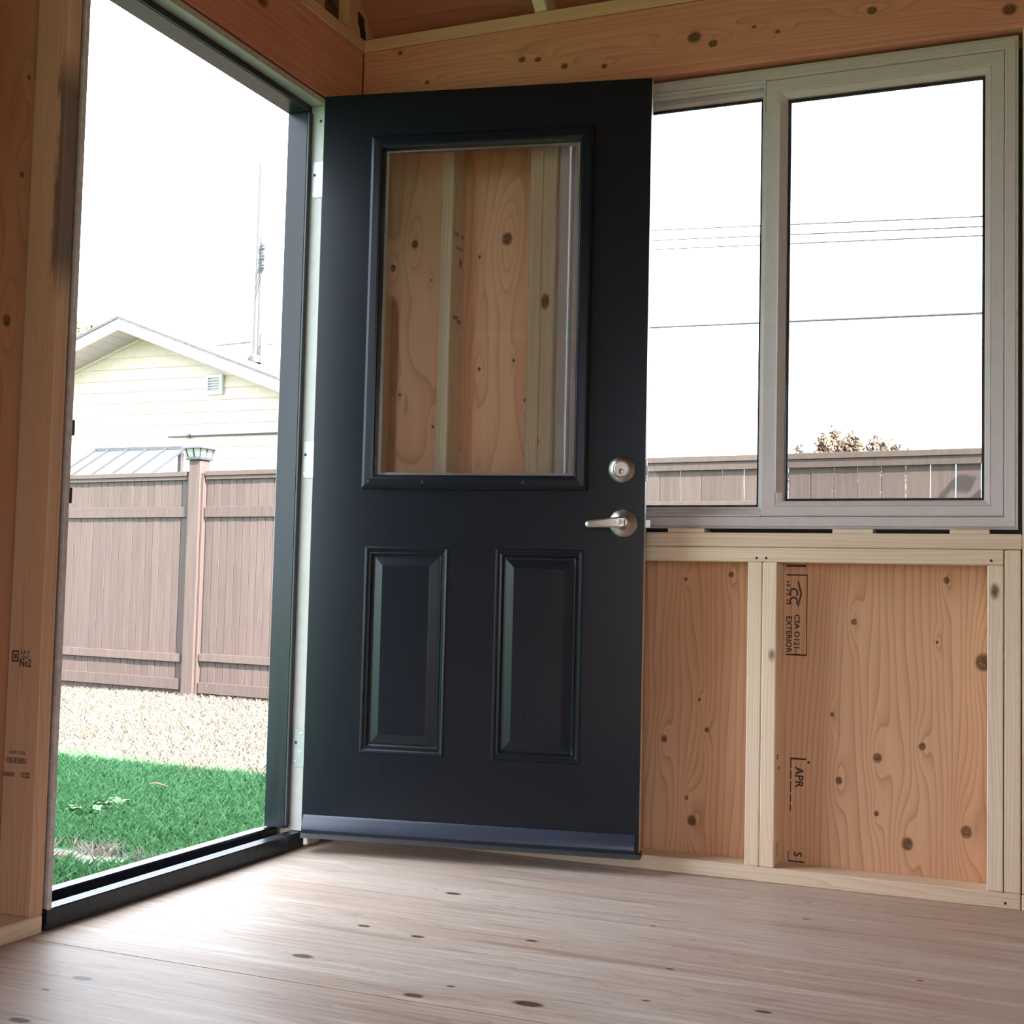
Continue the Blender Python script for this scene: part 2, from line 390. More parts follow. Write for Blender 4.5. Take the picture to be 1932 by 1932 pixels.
plyB = MB().box(0.599, 1.866, W4, 0.101, 0.0, 0.870).build('sheathing_panel', PLYB, wb, center=False)
MB().box(1.868, 3.15, W4, 0.101, 0.0, 2.40).build('sheathing_panel', PLYX, wb, center=False)
MB().box(0.599, 1.866, W4, 0.101, 2.14, 2.40).build('sheathing_panel', PLYX, wb, center=False)
for x0, x1 in ((1.415, 1.515), (1.70, 1.792), (0.98, 1.08)):
    box('shim', LUM['x'], wb, x0, x1, 0.004, 0.08, 0.8985, 0.9085, 0)
# nails set into the sill and plate faces
for (x, z) in ((1.222, 0.832), (1.247, 0.832), (1.797, 0.833), (1.83, 0.014)):
    MB().lathe([(0.0032, 0.0), (0.0034, -0.0006), (0.0, -0.0008)], (x, 0.0, z), 'y', 10).build('nail_head', DARKM, wb)

# ink stamps on the sheathing (letters turned a quarter turn, reading downwards)
RD = Matrix.Rotation(math.radians(90), 4, 'X')
def wall_rot(deg): return Matrix.Rotation(math.radians(deg), 4, 'Y') @ RD     # text on a plane facing -y, turned clockwise by deg
yS = W4 - 0.0003
def bar(name, parent, x0, x1, z0, z1, mat=INK): return MB().box(x0, x1, yS-0.0002, yS+0.0002, z0, z1).build(name, mat, parent)
text('stamp_text', 'CSA O121-1', INK, plyB, (1.3115, yS, 0.632), wall_rot(90), 0.021)
text('stamp_text', 'EXTERIOR', INK, plyB, (1.2905, yS, 0.634), wall_rot(90), 0.021)
text('stamp_text', 'CC', INK, plyB, (1.3015, yS, 0.735), wall_rot(90), 0.032)
for k, z0 in enumerate((0.770, 0.761, 0.748, 0.737, 0.722, 0.713)): bar('stamp_mark', plyB, 1.2835, 1.2835+(0.010 if k % 2 else 0.006), z0, z0+0.0045, INKF)
MB().prism([(1.312, 0.774), (1.3205, 0.742), (1.313, 0.708), (1.3165, 0.708), (1.3245, 0.742), (1.316, 0.774)], 'y', yS-0.0002, yS+0.0002).build('stamp_mark', INK, plyB)
bar('stamp_line', plyB, 1.3365, 1.339, 0.58, 0.792, INKF)
bar('stamp_line', plyB, 1.283, 1.338, 0.789, 0.7925)
bar('stamp_line', plyB, 1.283, 1.334, 0.8125, 0.8175)
bar('stamp_line', plyB, 1.283, 1.338, 0.5785, 0.5825)
text('stamp_text', 'APR', INK, plyB, (1.321, yS, 0.2615), wall_rot(90), 0.030)
bar('stamp_line', plyB, 1.298, 1.340, 0.307, 0.3115)
for z0, z1 in ((0.285, 0.307), (0.255, 0.279), (0.222, 0.250), (0.196, 0.216), (0.172, 0.190)):
    bar('stamp_line', plyB, 1.2985, 1.3015, z0, z1)
MB().lathe([(0.0035, 0), (0.0035, 0.0004)], (1.346, yS-0.0002, 0.302), 'y', 10).build('stamp_dot', INK, plyB)
text('stamp_text', 'S', INK, plyB, (1.3195, yS, 0.0625), wall_rot(90), 0.030)
bar('stamp_line', plyB, 1.296, 1.337, 0.0415, 0.0455)
bar('stamp_line', plyB, 1.2945, 1.297, 0.0415, 0.069, INKF)
# grade stamps on lumber sides
def side_rot(deg): return Matrix.Rotation(math.radians(90), 4, 'Z') @ Matrix.Rotation(math.radians(deg), 4, 'Y') @ RD   # on a plane facing +x
text('grade_stamp', '521', INKF, STUD_C, (1.2757, 0.035, 0.317), side_rot(0), 0.017)
text('grade_stamp', 'S-P-F', INKF, STUD_C, (1.2757, 0.05, 0.286), side_rot(0), 0.011)
text('grade_stamp', 'No.2', INKF, STUD_C, (1.2757, 0.038, 0.080), side_rot(90), 0.016)
text('grade_stamp', '1521   BSCI', INKF, STUD_G, (0.3152, 0.050, 1.776), side_rot(180), 0.0145)
text('grade_stamp', 'S-P-F KD', INKF, STUD_G, (0.3152, 0.050, 1.737), side_rot(180), 0.0125)
text('grade_stamp', '2oN', INKF, STUD_G, (0.3152, 0.038, 1.527), side_rot(180), 0.021)
text('grade_stamp', 'SPF', INKF, STUD_G, (0.3152, 0.060, 1.520), side_rot(180), 0.017)

# ---- left wall (door wall)
wl = tag(empty('wall_left', (-0.045, -2.45, 0)), 'open stud wall around the doorway, fir plywood sheathing', 'wall', kind='structure')
yL = -1.2127; yRo = -0.188
box('bottom_plate', LUM['y'], wl, -W4, 0.0, -4.90, yL, 0.0, T)
box('header_beam', BEAM_L, wl, -W4, 0.0, -1.45, -0.0012, 2.141, ZB-0.0005)
box('top_plate', LUMT['y'], wl, -W4, 0.003, -4.90, -0.0035, ZB, ZB+T)
LS = []
for y0 in (-1.2507, -1.2897+0.0, -1.4885, -1.895, -2.302, -2.709, -3.116, -3.523, -3.93, -4.337, -4.744):
    if y0 == -1.2897: continue
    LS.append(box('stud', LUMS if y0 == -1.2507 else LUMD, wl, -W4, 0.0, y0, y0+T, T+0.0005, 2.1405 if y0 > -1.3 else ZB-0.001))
for y0, y1 in ((yRo, yRo+T), (-0.1495, -0.1115), (-0.0405, -0.0025)):
    box('stud', LUM['z'], wl, -W4, 0.0, y0, y1, 0.0005, 2.1405)
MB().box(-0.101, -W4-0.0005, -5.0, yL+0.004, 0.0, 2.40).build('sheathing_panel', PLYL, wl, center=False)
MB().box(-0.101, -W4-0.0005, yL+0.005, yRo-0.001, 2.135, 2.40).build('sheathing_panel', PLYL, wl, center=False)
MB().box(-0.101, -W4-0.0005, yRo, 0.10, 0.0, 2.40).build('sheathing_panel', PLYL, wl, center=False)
gab = MB().prism([(0.10, 2.402), (0.10, roofz(0.10)-0.001), (-2.45, roofz(-2.4499)-0.001), (-5.0, roofz(-5.0)-0.001), (-5.0, 2.402)], 'x', -0.101, -W4-0.0005).build('gable_panel', PLYL, wl, center=False)
def blk(name, x0, x1, y0, y1, z0, mat=LUMT['z'], par=wl):
    return MB().prism([(y0, z0), (y1, z0), (y1, roofz(y1)-0.002), (y0, roofz(y0)-0.002)], 'x', x0, x1).build(name, mat, par, bevel=0.0015)
gs = blk('gable_stud', -T, -0.001, -0.092, 0.078, ZB+T+0.0008)
blk('gable_stud', -W4, -0.051, -0.185, -0.147, ZB+T+0.0008)
for y0 in (-0.5, -0.9, -1.3, -1.7, -2.1, -2.5, -2.9, -3.3, -3.7, -4.1, -4.5): blk('gable_stud', -W4, -0.051, y0-T/2, y0+T/2, ZB+T+0.0008)
MB().prism([(-0.040, 2.466), (-0.006, 2.458), (-0.003, 2.430), (0.004, 2.418), (0.006, 2.3955), (0.020, 2.3955), (0.020, 2.3945), (-0.020, 2.3945), (-0.030, 2.424), (-0.040, 2.432)], 'x', -0.001, 0.0015).build('hurricane_tie', STEELTIE, gs)
text('grade_stamp', 'EISD', INKF, gab, (-W4+0.0002, -0.040, 2.499), side_rot(0), 0.030)
text('grade_stamp', 'SPF', INKF, gab, (-W4+0.0002, -0.110, 2.462), side_rot(0), 0.020)
# stamps on the camera-facing side of the door stud
S0 = LS[0]; yq = -1.2507-0.0003
text('grade_stamp', 'No2', INK, S0, (-0.0415, yq, 0.558), wall_rot(0), 0.024, 0.72)
text('grade_stamp', 'S-P-F', INKF, S0, (-0.043, yq, 0.580), wall_rot(0), 0.012)
text('grade_stamp', 'DRY', INKF, S0, (-0.042, yq, 0.570), wall_rot(0), 0.010)
MB().rectloft(-0.078, -0.060, 0.560, 0.584, [(0, yq+0.0002), (0.0, yq-0.0002), (0.003, yq-0.0002), (0.003, yq+0.0002)], closed=True).build('grade_stamp', INK, S0)
MB().box(-0.073, -0.065, yq-0.0002, yq+0.0002, 0.5665, 0.5775).build('grade_stamp', INKF, S0)
for k in range(15):
    x = -0.081 + k*0.0038; MB().box(x, x+random.choice((0.0012, 0.0020, 0.0028)), yq-0.0002, yq+0.0002, 0.350, 0.362).build('barcode_bar', INKF, S0)
text('grade_stamp', '8102 1755', INKF, S0, (-0.052, yq, 0.372), wall_rot(0), 0.010)
for k in range(9):
    x = -0.088 + k*0.0035; MB().box(x, x+0.0022, yq-0.0002, yq+0.0002, 0.322, 0.331).build('barcode_bar', INKF, S0)
text('grade_stamp', '1522', INK, S0, (-0.0295, yq, 0.327), wall_rot(0), 0.015, 0.85)

# ---- right and front walls (behind the camera; they only close the room, with an opening added for light)
wr = tag(empty('wall_right', (XR+0.045, -2.45, 0)), 'open stud wall on the right side of the shed', 'wall', kind='structure')
MB().box(XR+W4, XR+0.101, -5.0, 0.10, 0, 2.40).build('sheathing_panel', PLYX, wr, center=False)
MB().prism([(0.10, 2.402), (0.10, roofz(0.10)-0.001), (-2.45, roofz(-2.4499)-0.001), (-5.0, roofz(-5.0)-0.001), (-5.0, 2.402)], 'x', XR+W4, XR+0.101).build('gable_panel', PLYX, wr, center=False)
box('bottom_plate', LUM['y'], wr, XR, XR+W4, -4.90, -0.001, 0, T)
box('top_plate', LUM['y'], wr, XR, XR+W4, -4.90, -0.005, ZB, ZB+T)
for y0 in (-0.45, -0.85, -1.25, -1.65, -2.05, -2.45, -2.85, -3.25, -3.65, -4.05, -4.45, -4.85): box('stud', LUM['z'], wr, XR, XR+W4, y0, y0+T, T+0.0005, ZB-0.0005)
wf = tag(empty('wall_front', (1.5, YF-0.045, 0)), 'open stud wall at the front of the shed', 'wall', kind='structure')
FILL_OPENING = (1.78, 3.0, 0.25, 2.12)  # front opening added out of view so daylight reaches the back wall
MB().box(-0.101, FILL_OPENING[0], YF-0.101, YF-W4, 0, 2.40).build('sheathing_panel', PLYX, wf, center=False)
MB().box(FILL_OPENING[1], 3.151, YF-0.101, YF-W4, 0, 2.40).build('sheathing_panel', PLYX, wf, center=False)
MB().box(FILL_OPENING[0], FILL_OPENING[1], YF-0.101, YF-W4, 0, FILL_OPENING[2]).build('sheathing_panel', PLYX, wf, center=False)
MB().box(FILL_OPENING[0], FILL_OPENING[1], YF-0.101, YF-W4, FILL_OPENING[3], 2.40).build('sheathing_panel', PLYX, wf, center=False)
box('sill_plate', LUM['x'], wf, FILL_OPENING[0], FILL_OPENING[1], YF-W4, YF-0.001, FILL_OPENING[2]-T, FILL_OPENING[2])
box('header_beam', BEAM_L, wf, FILL_OPENING[0], FILL_OPENING[1], YF-W4, YF-0.001, FILL_OPENING[3], ZB-0.001)
box('bottom_plate', LUM['x'], wf, 0, XR, YF-W4, YF-0.001, 0, T)
box('top_plate', LUM['x'], wf, 0, XR, YF-W4, YF-0.001, ZB, ZB+T)
for x0 in (0.0, 0.46, 0.9, 1.30, 1.741, 3.005): box('stud', LUM['z'], wf, x0, x0+T, YF-W4, YF-0.001, T+0.0005, ZB-0.0005)

# ---- roof
ce = tag(empty('ceiling', (1.5, -2.45, 2.4)), 'dark reddish plywood roof sheathing on sloping rafters', 'ceiling', kind='structure')
def slope(name, mat, x0, x1, ya, yb, off0, off1):
    pts = [(ya, roofz(ya)+off0), (yb, roofz(yb)+off0), (yb, roofz(yb)+off1), (ya, roofz(ya)+off1)]
    return MB().prism(pts, 'x', x0, x1).build(name, mat, ce, center=False)
for x0, x1 in ((-0.36, 0.86), (0.862, 2.08), (2.082, 3.41)):
    slope('roof_sheathing', ROOFW, x0, x1, 0.27, -2.4499, 0.0, 0.014)
    slope('roof_sheathing', ROOFW, x0, x1, -5.17, -2.4501, 0.0, 0.014)
SHING = plain('dark_shingles', (0.05, 0.048, 0.05), 0.9, var=0.4, scale=40)
slope('roof_shingles', SHING, -0.38, 3.43, 0.28, -2.4499, 0.0145, 0.03)
slope('roof_shingles', SHING, -0.38, 3.43, -5.18, -2.4501, 0.0145, 0.03)
for x0 in (0.561, 1.171, 1.781, 2.391, 2.99):
    for ya, yb in ((-0.0045, -2.43), (-4.895, -2.47)):
        pts = [(ya, roofz(ya)-0.001), (yb, roofz(yb)-0.001), (yb, roofz(yb)-0.115), (ya, max(roofz(ya)-0.115, ZB+T+0.001)), ]
        MB().prism(pts, 'x', x0, x0+T).build('rafter', LUM['y'], ce, bevel=0.002)
    MB().prism([(0.088, ZB+T+0.001), (0.088, roofz(0.088)-0.001), (-0.004, roofz(-0.004)-0.001), (-0.004, ZB+T+0.001)], 'x', x0, x0+T).build('rafter_seat', LUM['y'], ce)
box('ridge_board', LUM['x'], ce, -0.08, 3.1, -2.469, -2.431, 4.30, 4.48)
for y0 in (0.0895, -4.9995):
    MB().prism([(y0, ZB+T+0.001), (y0+0.011, ZB+T+0.001), (y0+0.011, roofz(y0+0.011)-0.001 if y0 > 0 else roofz(y0)-0.001), (y0, roofz(y0+0.011)-0.001 if y0 > 0 else roofz(y0)-0.001)], 'x', -0.1, 3.15).build('eave_blocking', ROOFW, ce)

# ================================================================== DOOR FRAME
yR = -0.212; yJ = -1.187
df = tag(empty('trim_1', (-0.05, -0.7, 0)), 'door frame with black outer stops, white inner jambs and black threshold', 'door frame', kind='structure')
ZH = 2.115
box('jamb', PRIMER, df, -0.045, -0.0005, yR, yR+0.018, 0.047, ZH, 0.001)
jl = box('jamb', RAWEDGE, df, -0.045, -0.0005, yJ-0.013, yJ, 0.012, ZH, 0.001)
box('head_jamb', PRIMER, df, -0.045, -0.002, yJ-0.018, yR+0.018, ZH+0.0005, ZH+0.017, 0.001)
MB().box(-0.0018, 0.0, yJ-0.018, yR+0.018, ZH+0.0005, ZH+0.017).build('head_jamb_edge', RAWEDGE, df)
box('stop', BLACKTRIM, df, -0.112, -0.0455, yR-0.018, yR+0.018, 0.053, ZH-0.0185, 0.0015)
box('stop', BLACKTRIM, df, -0.112, -0.0455, yJ-0.018, yJ+0.018, 0.053, ZH-0.0185, 0.0015)
box('head_stop', BLACKTRIM, df, -0.112, -0.0455, yJ-0.018, yR+0.018, ZH-0.018, ZH+0.017, 0.0015)
# weatherstrip on the stops
for y0, y1, z0, z1 in ((yR-0.0185, yR-0.0005, 0.06, ZH-0.02), (yJ+0.0005, yJ+0.0185, 0.06, ZH-0.02)):
    box('weatherstrip', RUBBER, df, -0.0453, -0.039, y0, y1, z0, z1, 0.001)
box('weatherstrip', RUBBER, df, -0.0453, -0.039, yJ+0.019, yR-0.019, ZH-0.0175, ZH-0.0005, 0.001)
# threshold
ty0, ty1 = yJ-0.014, yR+0.016
MB().prism([(-0.036, 0.012), (0.0, 0.012), (0.0, 0.043), (-0.002, 0.0455), (-0.034, 0.0465), (-0.036, 0.044)], 'y', ty0, ty1).build('threshold_nosing', BLACKTRIM, df)
box('threshold_base', RUBBER, df, -0.150, -0.003, ty0, ty1, 0.001, 0.0115, 0)
box('threshold_channel', RUBBER, df, -0.088, -0.0365, ty0, ty1, 0.012, 0.026, 0)
MB().prism([(-0.104, 0.012), (-0.0885, 0.012), (-0.0885, 0.046), (-0.091, 0.051), (-0.104, 0.052)], 'y', ty0, ty1).build('threshold_rail', BLACKTRIM, df)
tread = MB()
tp = [(-0.165, 0.0), (-0.1045, 0.012), (-0.1045, 0.0515)]
for k in range(10):
    x = -0.1045 - k*0.006; z = 0.0515 - k*0.0014
    tp += [(x, z), (x-0.0035, z-0.0008), (x-0.004, z-0.003), (x-0.0055, z-0.003)]
tp += [(-0.165, 0.034)]
MB().prism([tp[0]]+tp[1:], 'y', ty0, ty1).build('threshold_tread', ALU, df)
# hinges
for zc in (1.898, 1.089, 0.277):
    hb = MB(); R_ = 0.012; prof = [(0.004, zc-0.052)]
    x0 = -0.037
    pts = [(0.004, zc-0.052), (0.004, zc+0.052)]
    for a in np.linspace(math.pi/2, math.pi, 6): pts.append((x0+R_+R_*math.cos(a), zc+0.052-R_+R_*math.sin(a)))
    for a in np.linspace(math.pi, 1.5*math.pi, 6): pts.append((x0+R_+R_*math.cos(a), zc-0.052+R_+R_*math.sin(a)))
    h = hb.prism(pts, 'y', yR-0.0022, yR+0.001).build('hinge', ZINC, df)
    for (dx, dz) in ((-0.010, 0.040), (-0.026, 0.014), (-0.012, -0.012), (-0.028, -0.040)):
        if dz == 0.014: MB().lathe([(0.0042, 0), (0.0042, -0.0006)], (dx, yR-0.0022, zc+dz), 'y', 12).build('screw_hole', DARKM, h)
        else:
            MB().lathe([(0.0046, 0), (0.0043, -0.0010), (0.0016, -0.0012), (0.0014, -0.0003)], (dx, yR-0.0022, zc+dz), 'y', 14).build('screw', NICKEL, h)
    MB().lathe([(0.0055, zc-0.050), (0.0065, zc-0.047), (0.0065, zc+0.047), (0.0055, zc+0.050)], (0.0095, yR+0.0015, 0), 'z', 14).build('hinge_knuckle', ZINC, df, smooth=True)
MB().lathe([(0.0042, 0), (0.0042, -0.0005)], (-0.012, yR, 2.07), 'y', 12).build('screw_hole', DARKM, df)
for zc in (1.061, 0.915):
    box('strike_plate', STEELTIE, df, -0.028, -0.004, yJ+0.0003, yJ+0.012, zc-0.017, zc+0.017, 0.001)

# ================================================================== DOOR LEAF  (x along its width from the hinge, -y outwards face)
DA = 0.1917; DW, DH, DT = 0.928, 2.063, 0.045
dr = empty('door_1', (0.030, -0.261, 0.056), DA, local=True)
tag(dr, 'black half-glass entry door swung open into the room, two raised panels below', 'door', kind='structure')
LITE = (0.180, 0.736, 0.986, 1.909)
PANS = ((0.158, 0.396, 0.223, 0.788), (0.528, 0.767, 0.223, 0.788))
xs = sorted({0, DW, LITE[0], LITE[1], *[p[0] for p in PANS], *[p[1] for p in PANS]}); zs = sorted({0, DH, LITE[2], LITE[3], PANS[0][2], PANS[0][3]})
sl = MB()
def inside(r, x, z): return r[0] < x < r[1] and r[2] < z < r[3]
for i in range(len(xs)-1):
    for j in range(len(zs)-1):
        cx, cz = (xs[i]+xs[i+1])/2, (zs[j]+zs[j+1])/2
        q = [(xs[i], zs[j]), (xs[i+1], zs[j]), (xs[i+1], zs[j+1]), (xs[i], zs[j+1])]
        if not inside(LITE, cx, cz):
            if not any(inside(p, cx, cz) for p in PANS): sl.add([(x, 0.0, z) for x, z in q], [(0, 1, 2, 3)], 0)
            sl.add([(x, DT, z) for x, z in q], [(3, 2, 1, 0)], 0)
sl.rectloft(0, DW, 0, DH, [(0, 0.0), (0, 0.0015)], cap=False, mi=0)
sl.rectloft(0, DW, 0, DH, [(0, 0.0015), (0, DT-0.0015)], cap=False, mi=1)
sl.rectloft(0, DW, 0, DH, [(0, DT-0.0015), (0, DT)], cap=False, mi=0)
sl.rectloft(*LITE, [(0, 0.0), (0, DT)], cap=False, mi=0)
sl.build('slab', [BLACKDOOR, CREAMEDGE], dr)
PP = [(0, 0.0), (0.0025, -0.0028), (0.005, -0.0034), (0.0085, -0.0022), (0.012, 0.0015), (0.016, 0.0022), (0.0185, 0.0008), (0.021, 0.004), (0.0245, 0.0072), (0.029, 0.0078),
      (0.0505, 0.0008), (0.052, 0.0004)]
for p in PANS: MB().rectloft(*p, PP).build('raised_panel', BLACKDOOR, dr)
# glazing frame, both sides
lf = MB().rectloft(0.1435, 0.7755, 0.946, 1.940, [(0, 0.0), (0.001, -0.006), (0.004, -0.0095), (0.010, -0.0115), (0.028, -0.0125), (0.034, -0.011), (0.0365, -0.008), (0.0375, 0.0185), (0.0360, 0.0185)], cap=False).build('glazing_frame', BLACKDOOR, dr)
MB().rectloft(0.1435, 0.7755, 0.946, 1.940, [(0, DT), (0.003, DT+0.009), (0.030, DT+0.010), (0.0365, DT+0.006), (0.0375, 0.026)], cap=False).build('glazing_frame', PRIMER, dr)
for x, z in ((0.165, 0.966), (0.32, 0.966), (0.6, 0.966), (0.758, 0.966)):
    MB().lathe([(0.0035, 0), (0.0035, -0.0004)], (x, -0.0122, z), 'y', 12).build('screw_plug', RUBBER, lf)
MB().box(LITE[0], LITE[1], 0.0195, 0.0235, LITE[2], LITE[3]).build('glass', DGLASS, dr)
# pale warm-edge spacer round the glass
MB().rectloft(LITE[0], LITE[1], LITE[2], LITE[3], [(0, 0.0242), (0.009, 0.0242), (0.009, 0.0258), (0, 0.0258)], cap=False, closed=True).build('glass_spacer', VINYL, dr)
# deadbolt
db = MB().lathe([(0.0360, 0.0), (0.0360, -0.003), (0.0345, -0.0055), (0.0245, -0.0165), (0.0225, -0.0175), (0.0205, -0.0168), (0.0200, -0.0155)], (0.866, 0, 1.003), 'y', 48).build('deadbolt', NICKEL, dr, smooth=True)
kc = MB().lathe([(0.0195, -0.0150), (0.0195, -0.0185), (0.0185, -0.0192)], (0.866, 0, 1.003), 'y', 40).build('lock_face', NICKEL, db, smooth=True)
MB().lathe([(0.0078, -0.0190), (0.0078, -0.0208), (0.0070, -0.0212)], (0.866, 0, 0.9965), 'y', 24).build('key_plug', NICKEL, db, smooth=True)
MB().box(0.8650, 0.8672, -0.0216, -0.0208, 0.991, 1.002).build('keyway', DARKM, db)
# lever handle
lh = MB().lathe([(0.0390, 0.0), (0.0388, -0.003), (0.0365, -0.0065), (0.0300, -0.0125), (0.0215, -0.0185), (0.0175, -0.0215), (0.0165, -0.0245), (0.0150, -0.026), (0.0145, -0.040)], (0.873, 0, 0.861), 'y', 48).build('lever_rose', NICKEL, dr, smooth=True)
lv = MB(); secs = []
for k, (x, h, y0, y1, zc) in enumerate(((0.8835, 0.009, -0.040, -0.058, 0.861), (0.880, 0.0135, -0.0385, -0.060, 0.861), (0.868, 0.0145, -0.0385, -0.0605, 0.8605), (0.845, 0.0125, -0.044, -0.0605, 0.8595),
                                        (0.815, 0.0105, -0.047, -0.0600, 0.8575), (0.790, 0.0090, -0.048, -0.0590, 0.8555), (0.782, 0.0080, -0.0485, -0.0580, 0.8548), (0.7795, 0.0055, -0.050, -0.0565, 0.8546))):
    b = 0.004; secs.append([(x, y0, zc-h+b), (x, y0-b*0.6, zc-h), (x, y1+b*0.8, zc-h), (x, y1, zc-h+b), (x, y1, zc+h-b), (x, y1+b*0.8, zc+h), (x, y0-b*0.6, zc+h), (x, y0, zc+h-b)])
lv.add([p for s_ in secs for p in s_], [(i*8+k, i*8+(k+1) % 8, (i+1)*8+(k+1) % 8, (i+1)*8+k) for i in range(len(secs)-1) for k in range(8)] + [tuple(range(8)), tuple(range((len(secs)-1)*8, len(secs)*8))])
lvo = lv.build('lever_handle', NICKEL, dr, smooth=True)
MB().lathe([(0.0080, -0.0600), (0.0080, -0.0618), (0.0072, -0.0624)], (0.8715, 0, 0.861), 'y', 24).build('key_plug', NICKEL, lvo, smooth=True)
MB().box(0.8705, 0.8725, -0.0628, -0.0618, 0.8565, 0.8655).build('keyway', DARKM, lvo)
MB().lathe([(0.034, DT), (0.032, DT+0.006), (0.012, DT+0.012)], (0.873, 0, 0.861), 'y', 32).build('inner_rose', NICKEL, dr, smooth=True)
MB().lathe([(0.030, DT), (0.029, DT+0.006), (0.012, DT+0.010)], (0.866, 0, 1.003), 'y', 32).build('inner_rose', NICKEL, dr, smooth=True)
for zc in (0.861, 1.003):
    lp = box('latch_plate', NICKEL, dr, DW, DW+0.0022, 0.010, 0.036, zc-0.028, zc+0.028, 0.0008)
    if zc < 0.9: MB().prism([(DW+0.002, 0.014), (DW+0.014, 0.014), (DW+0.014, 0.018), (DW+0.004, 0.031), (DW+0.002, 0.031)], 'z', zc-0.010, zc+0.010).build('latch_bolt', NICKEL, lp)
    else: box('deadbolt_end', NICKEL, lp, DW+0.002, DW+0.0045, 0.016, 0.030, zc-0.012, zc+0.012, 0.0008)
# bottom sweep
sw = [(0.0, 0.0480), (-0.0035, 0.0485), (-0.0060, 0.0455), (-0.0085, 0.040), (-0.0135, 0.031), (-0.0175, 0.022), (-0.0200, 0.0135), (-0.0200, 0.0105), (-0.0145, 0.0065), (-0.0075, -0.002), (0.0, -0.002)]
SWEEP = plain('sky_tinted_sweep', (0.022, 0.032, 0.055), 0.30, spec=0.6, var=0.08, scale=6)  # black sweep with the blue of reflected sky mixed into its base colour
MB().prism(sw, 'x', 0.006, 0.9185).build('door_sweep', SWEEP, dr, smooth=True)
MB().prism([(-0.012, -0.0135), (0.046, -0.0135), (0.046, -0.0005), (-0.008, -0.0005)], 'x', 0.001, 0.932).build('bottom_seal', RUBBER, dr)
box('seal_end', VINYL, dr, 0.004, 0.016, 0.006, 0.03, -0.034, -0.0138, 0.001)

# ================================================================== WINDOW
wd = tag(empty('window_1', (1.25, 0.05, 0.9)), 'white vinyl sliding window with two panes', 'window', kind='structure')
FX0, FX1, FZ0, FZ1 = 0.638, 1.857, 0.910, 2.147
MB().rectloft(FX0, FX1, FZ0, FZ1, [(0, 0.10), (0, 0.024), (0.0035, 0.0215), (0.0055, 0.0245), (0.0075, 0.0215), (0.029, 0.020), (0.031, 0.023), (0.032, 0.030), (0.032, 0.10)], cap=False, closed=True).build('outer_frame', VINYL, wd)
def sash(x0, x1, z0, z1, ox0, ox1, oz0, oz1, ya, yb):
    """a sash frame with unequal rails: outer rect, opening rect"""
    b = MB(); g = 0.012
    def loop(e, y):  # e 0..1 between outer and opening
        return [(x0+(ox0-x0)*e, y, z0+(oz0-z0)*e), (x1+(ox1-x1)*e, y, z0+(oz0-z0)*e), (x1+(ox1-x1)*e, y, z1+(oz1-z1)*e), (x0+(ox0-x0)*e, y, z1+(oz1-z1)*e)]
    Ls = [loop(0, yb), loop(0, ya+0.003), loop(0.05, ya), loop(0.62, ya-0.001), loop(0.66, ya+0.001), loop(0.70, ya-0.0005), loop(0.94, ya+0.004), loop(1.0, ya+0.007), loop(1.0, yb)]
    n = len(Ls); b.add([p for l in Ls for p in l], [(i*4+k, i*4+(k+1) % 4, ((i+1) % n)*4+(k+1) % 4, ((i+1) % n)*4+k) for i in range(n) for k in range(4)])
    return b
s1 = sash(1.226, 1.8245, 0.9425, 2.1145, 1.284, 1.779, 0.983, 2.060, 0.026, 0.054).build('sash', VINYL, wd)
MB().box(1.285, 1.778, 0.040, 0.044, 0.984, 2.059).build('glass', GLASS, s1)
MB().rectloft(1.284, 1.779, 0.983, 2.060, [(0, 0.0445), (0.007, 0.0445), (0.007, 0.050), (0, 0.050)], cap=False, closed=True).build('gasket', RUBBER, s1)
MB().prism([(1.262, 0.0255), (1.2625, 0.0175), (1.266, 0.0165), (1.281, 0.029), (1.281, 0.033)], 'z', 1.005, 2.050).build('pull_rail', VINYL, s1)
s2 = sash(0.670, 1.256, 0.9425, 2.1145, 0.688, 1.210, 0.970, 2.084, 0.0565, 0.084).build('sash', VINYL, wd)
MB().box(0.689, 1.209, 0.068, 0.072, 0.971, 2.083).build('glass', GLASS, s2)
MB().rectloft(0.688, 1.210, 0.970, 2.084, [(0, 0.0725), (0.006, 0.0725), (0.006, 0.079), (0, 0.079)], cap=False, closed=True).build('gasket', RUBBER, s2)
MB().prism([(0.020, 2.114), (0.055, 2.114), (0.055, 2.106), (0.046, 2.106), (0.044, 2.101), (0.038, 2.101), (0.036, 2.108), (0.022, 2.109)], 'x', 0.671, 1.225).build('track', VINYL, wd)
MB().prism([(0.026, 0.9425), (0.055, 0.9425), (0.055, 0.955), (0.048, 0.955), (0.044, 0.949), (0.026, 0.947)], 'x', 0.671, 1.225).build('track', VINYL, wd)
box('sash_stop', VINYL, wd, 1.219, 1.2255, 0.027, 0.045, 2.030, 2.113, 0.002)
box('latch', VINYL, wd, 1.2185, 1.2255, 0.040, 0.052, 1.532, 1.575, 0.002)
MB().rectloft(FX0-0.05, FX1+0.05, FZ0-0.05, FZ1+0.05, [(0, 0.1015), (0, 0.1045), (0.055, 0.1045), (0.055, 0.1015)], cap=False, closed=True).build('nailing_fin', RUBBER, wd)  # fin added in black so no daylight shows round the frame
MB().box(1.262, 1.815, 0.0898, 0.0902, 0.955, 2.105).build('insect_screen', SCREEN, wd)
MB().rectloft(1.255, 1.8245, 0.9425, 2.1145, [(0, 0.087), (0.014, 0.087), (0.014, 0.094), (0, 0.094)], cap=False, closed=True).build('screen_frame', VINYL, wd)

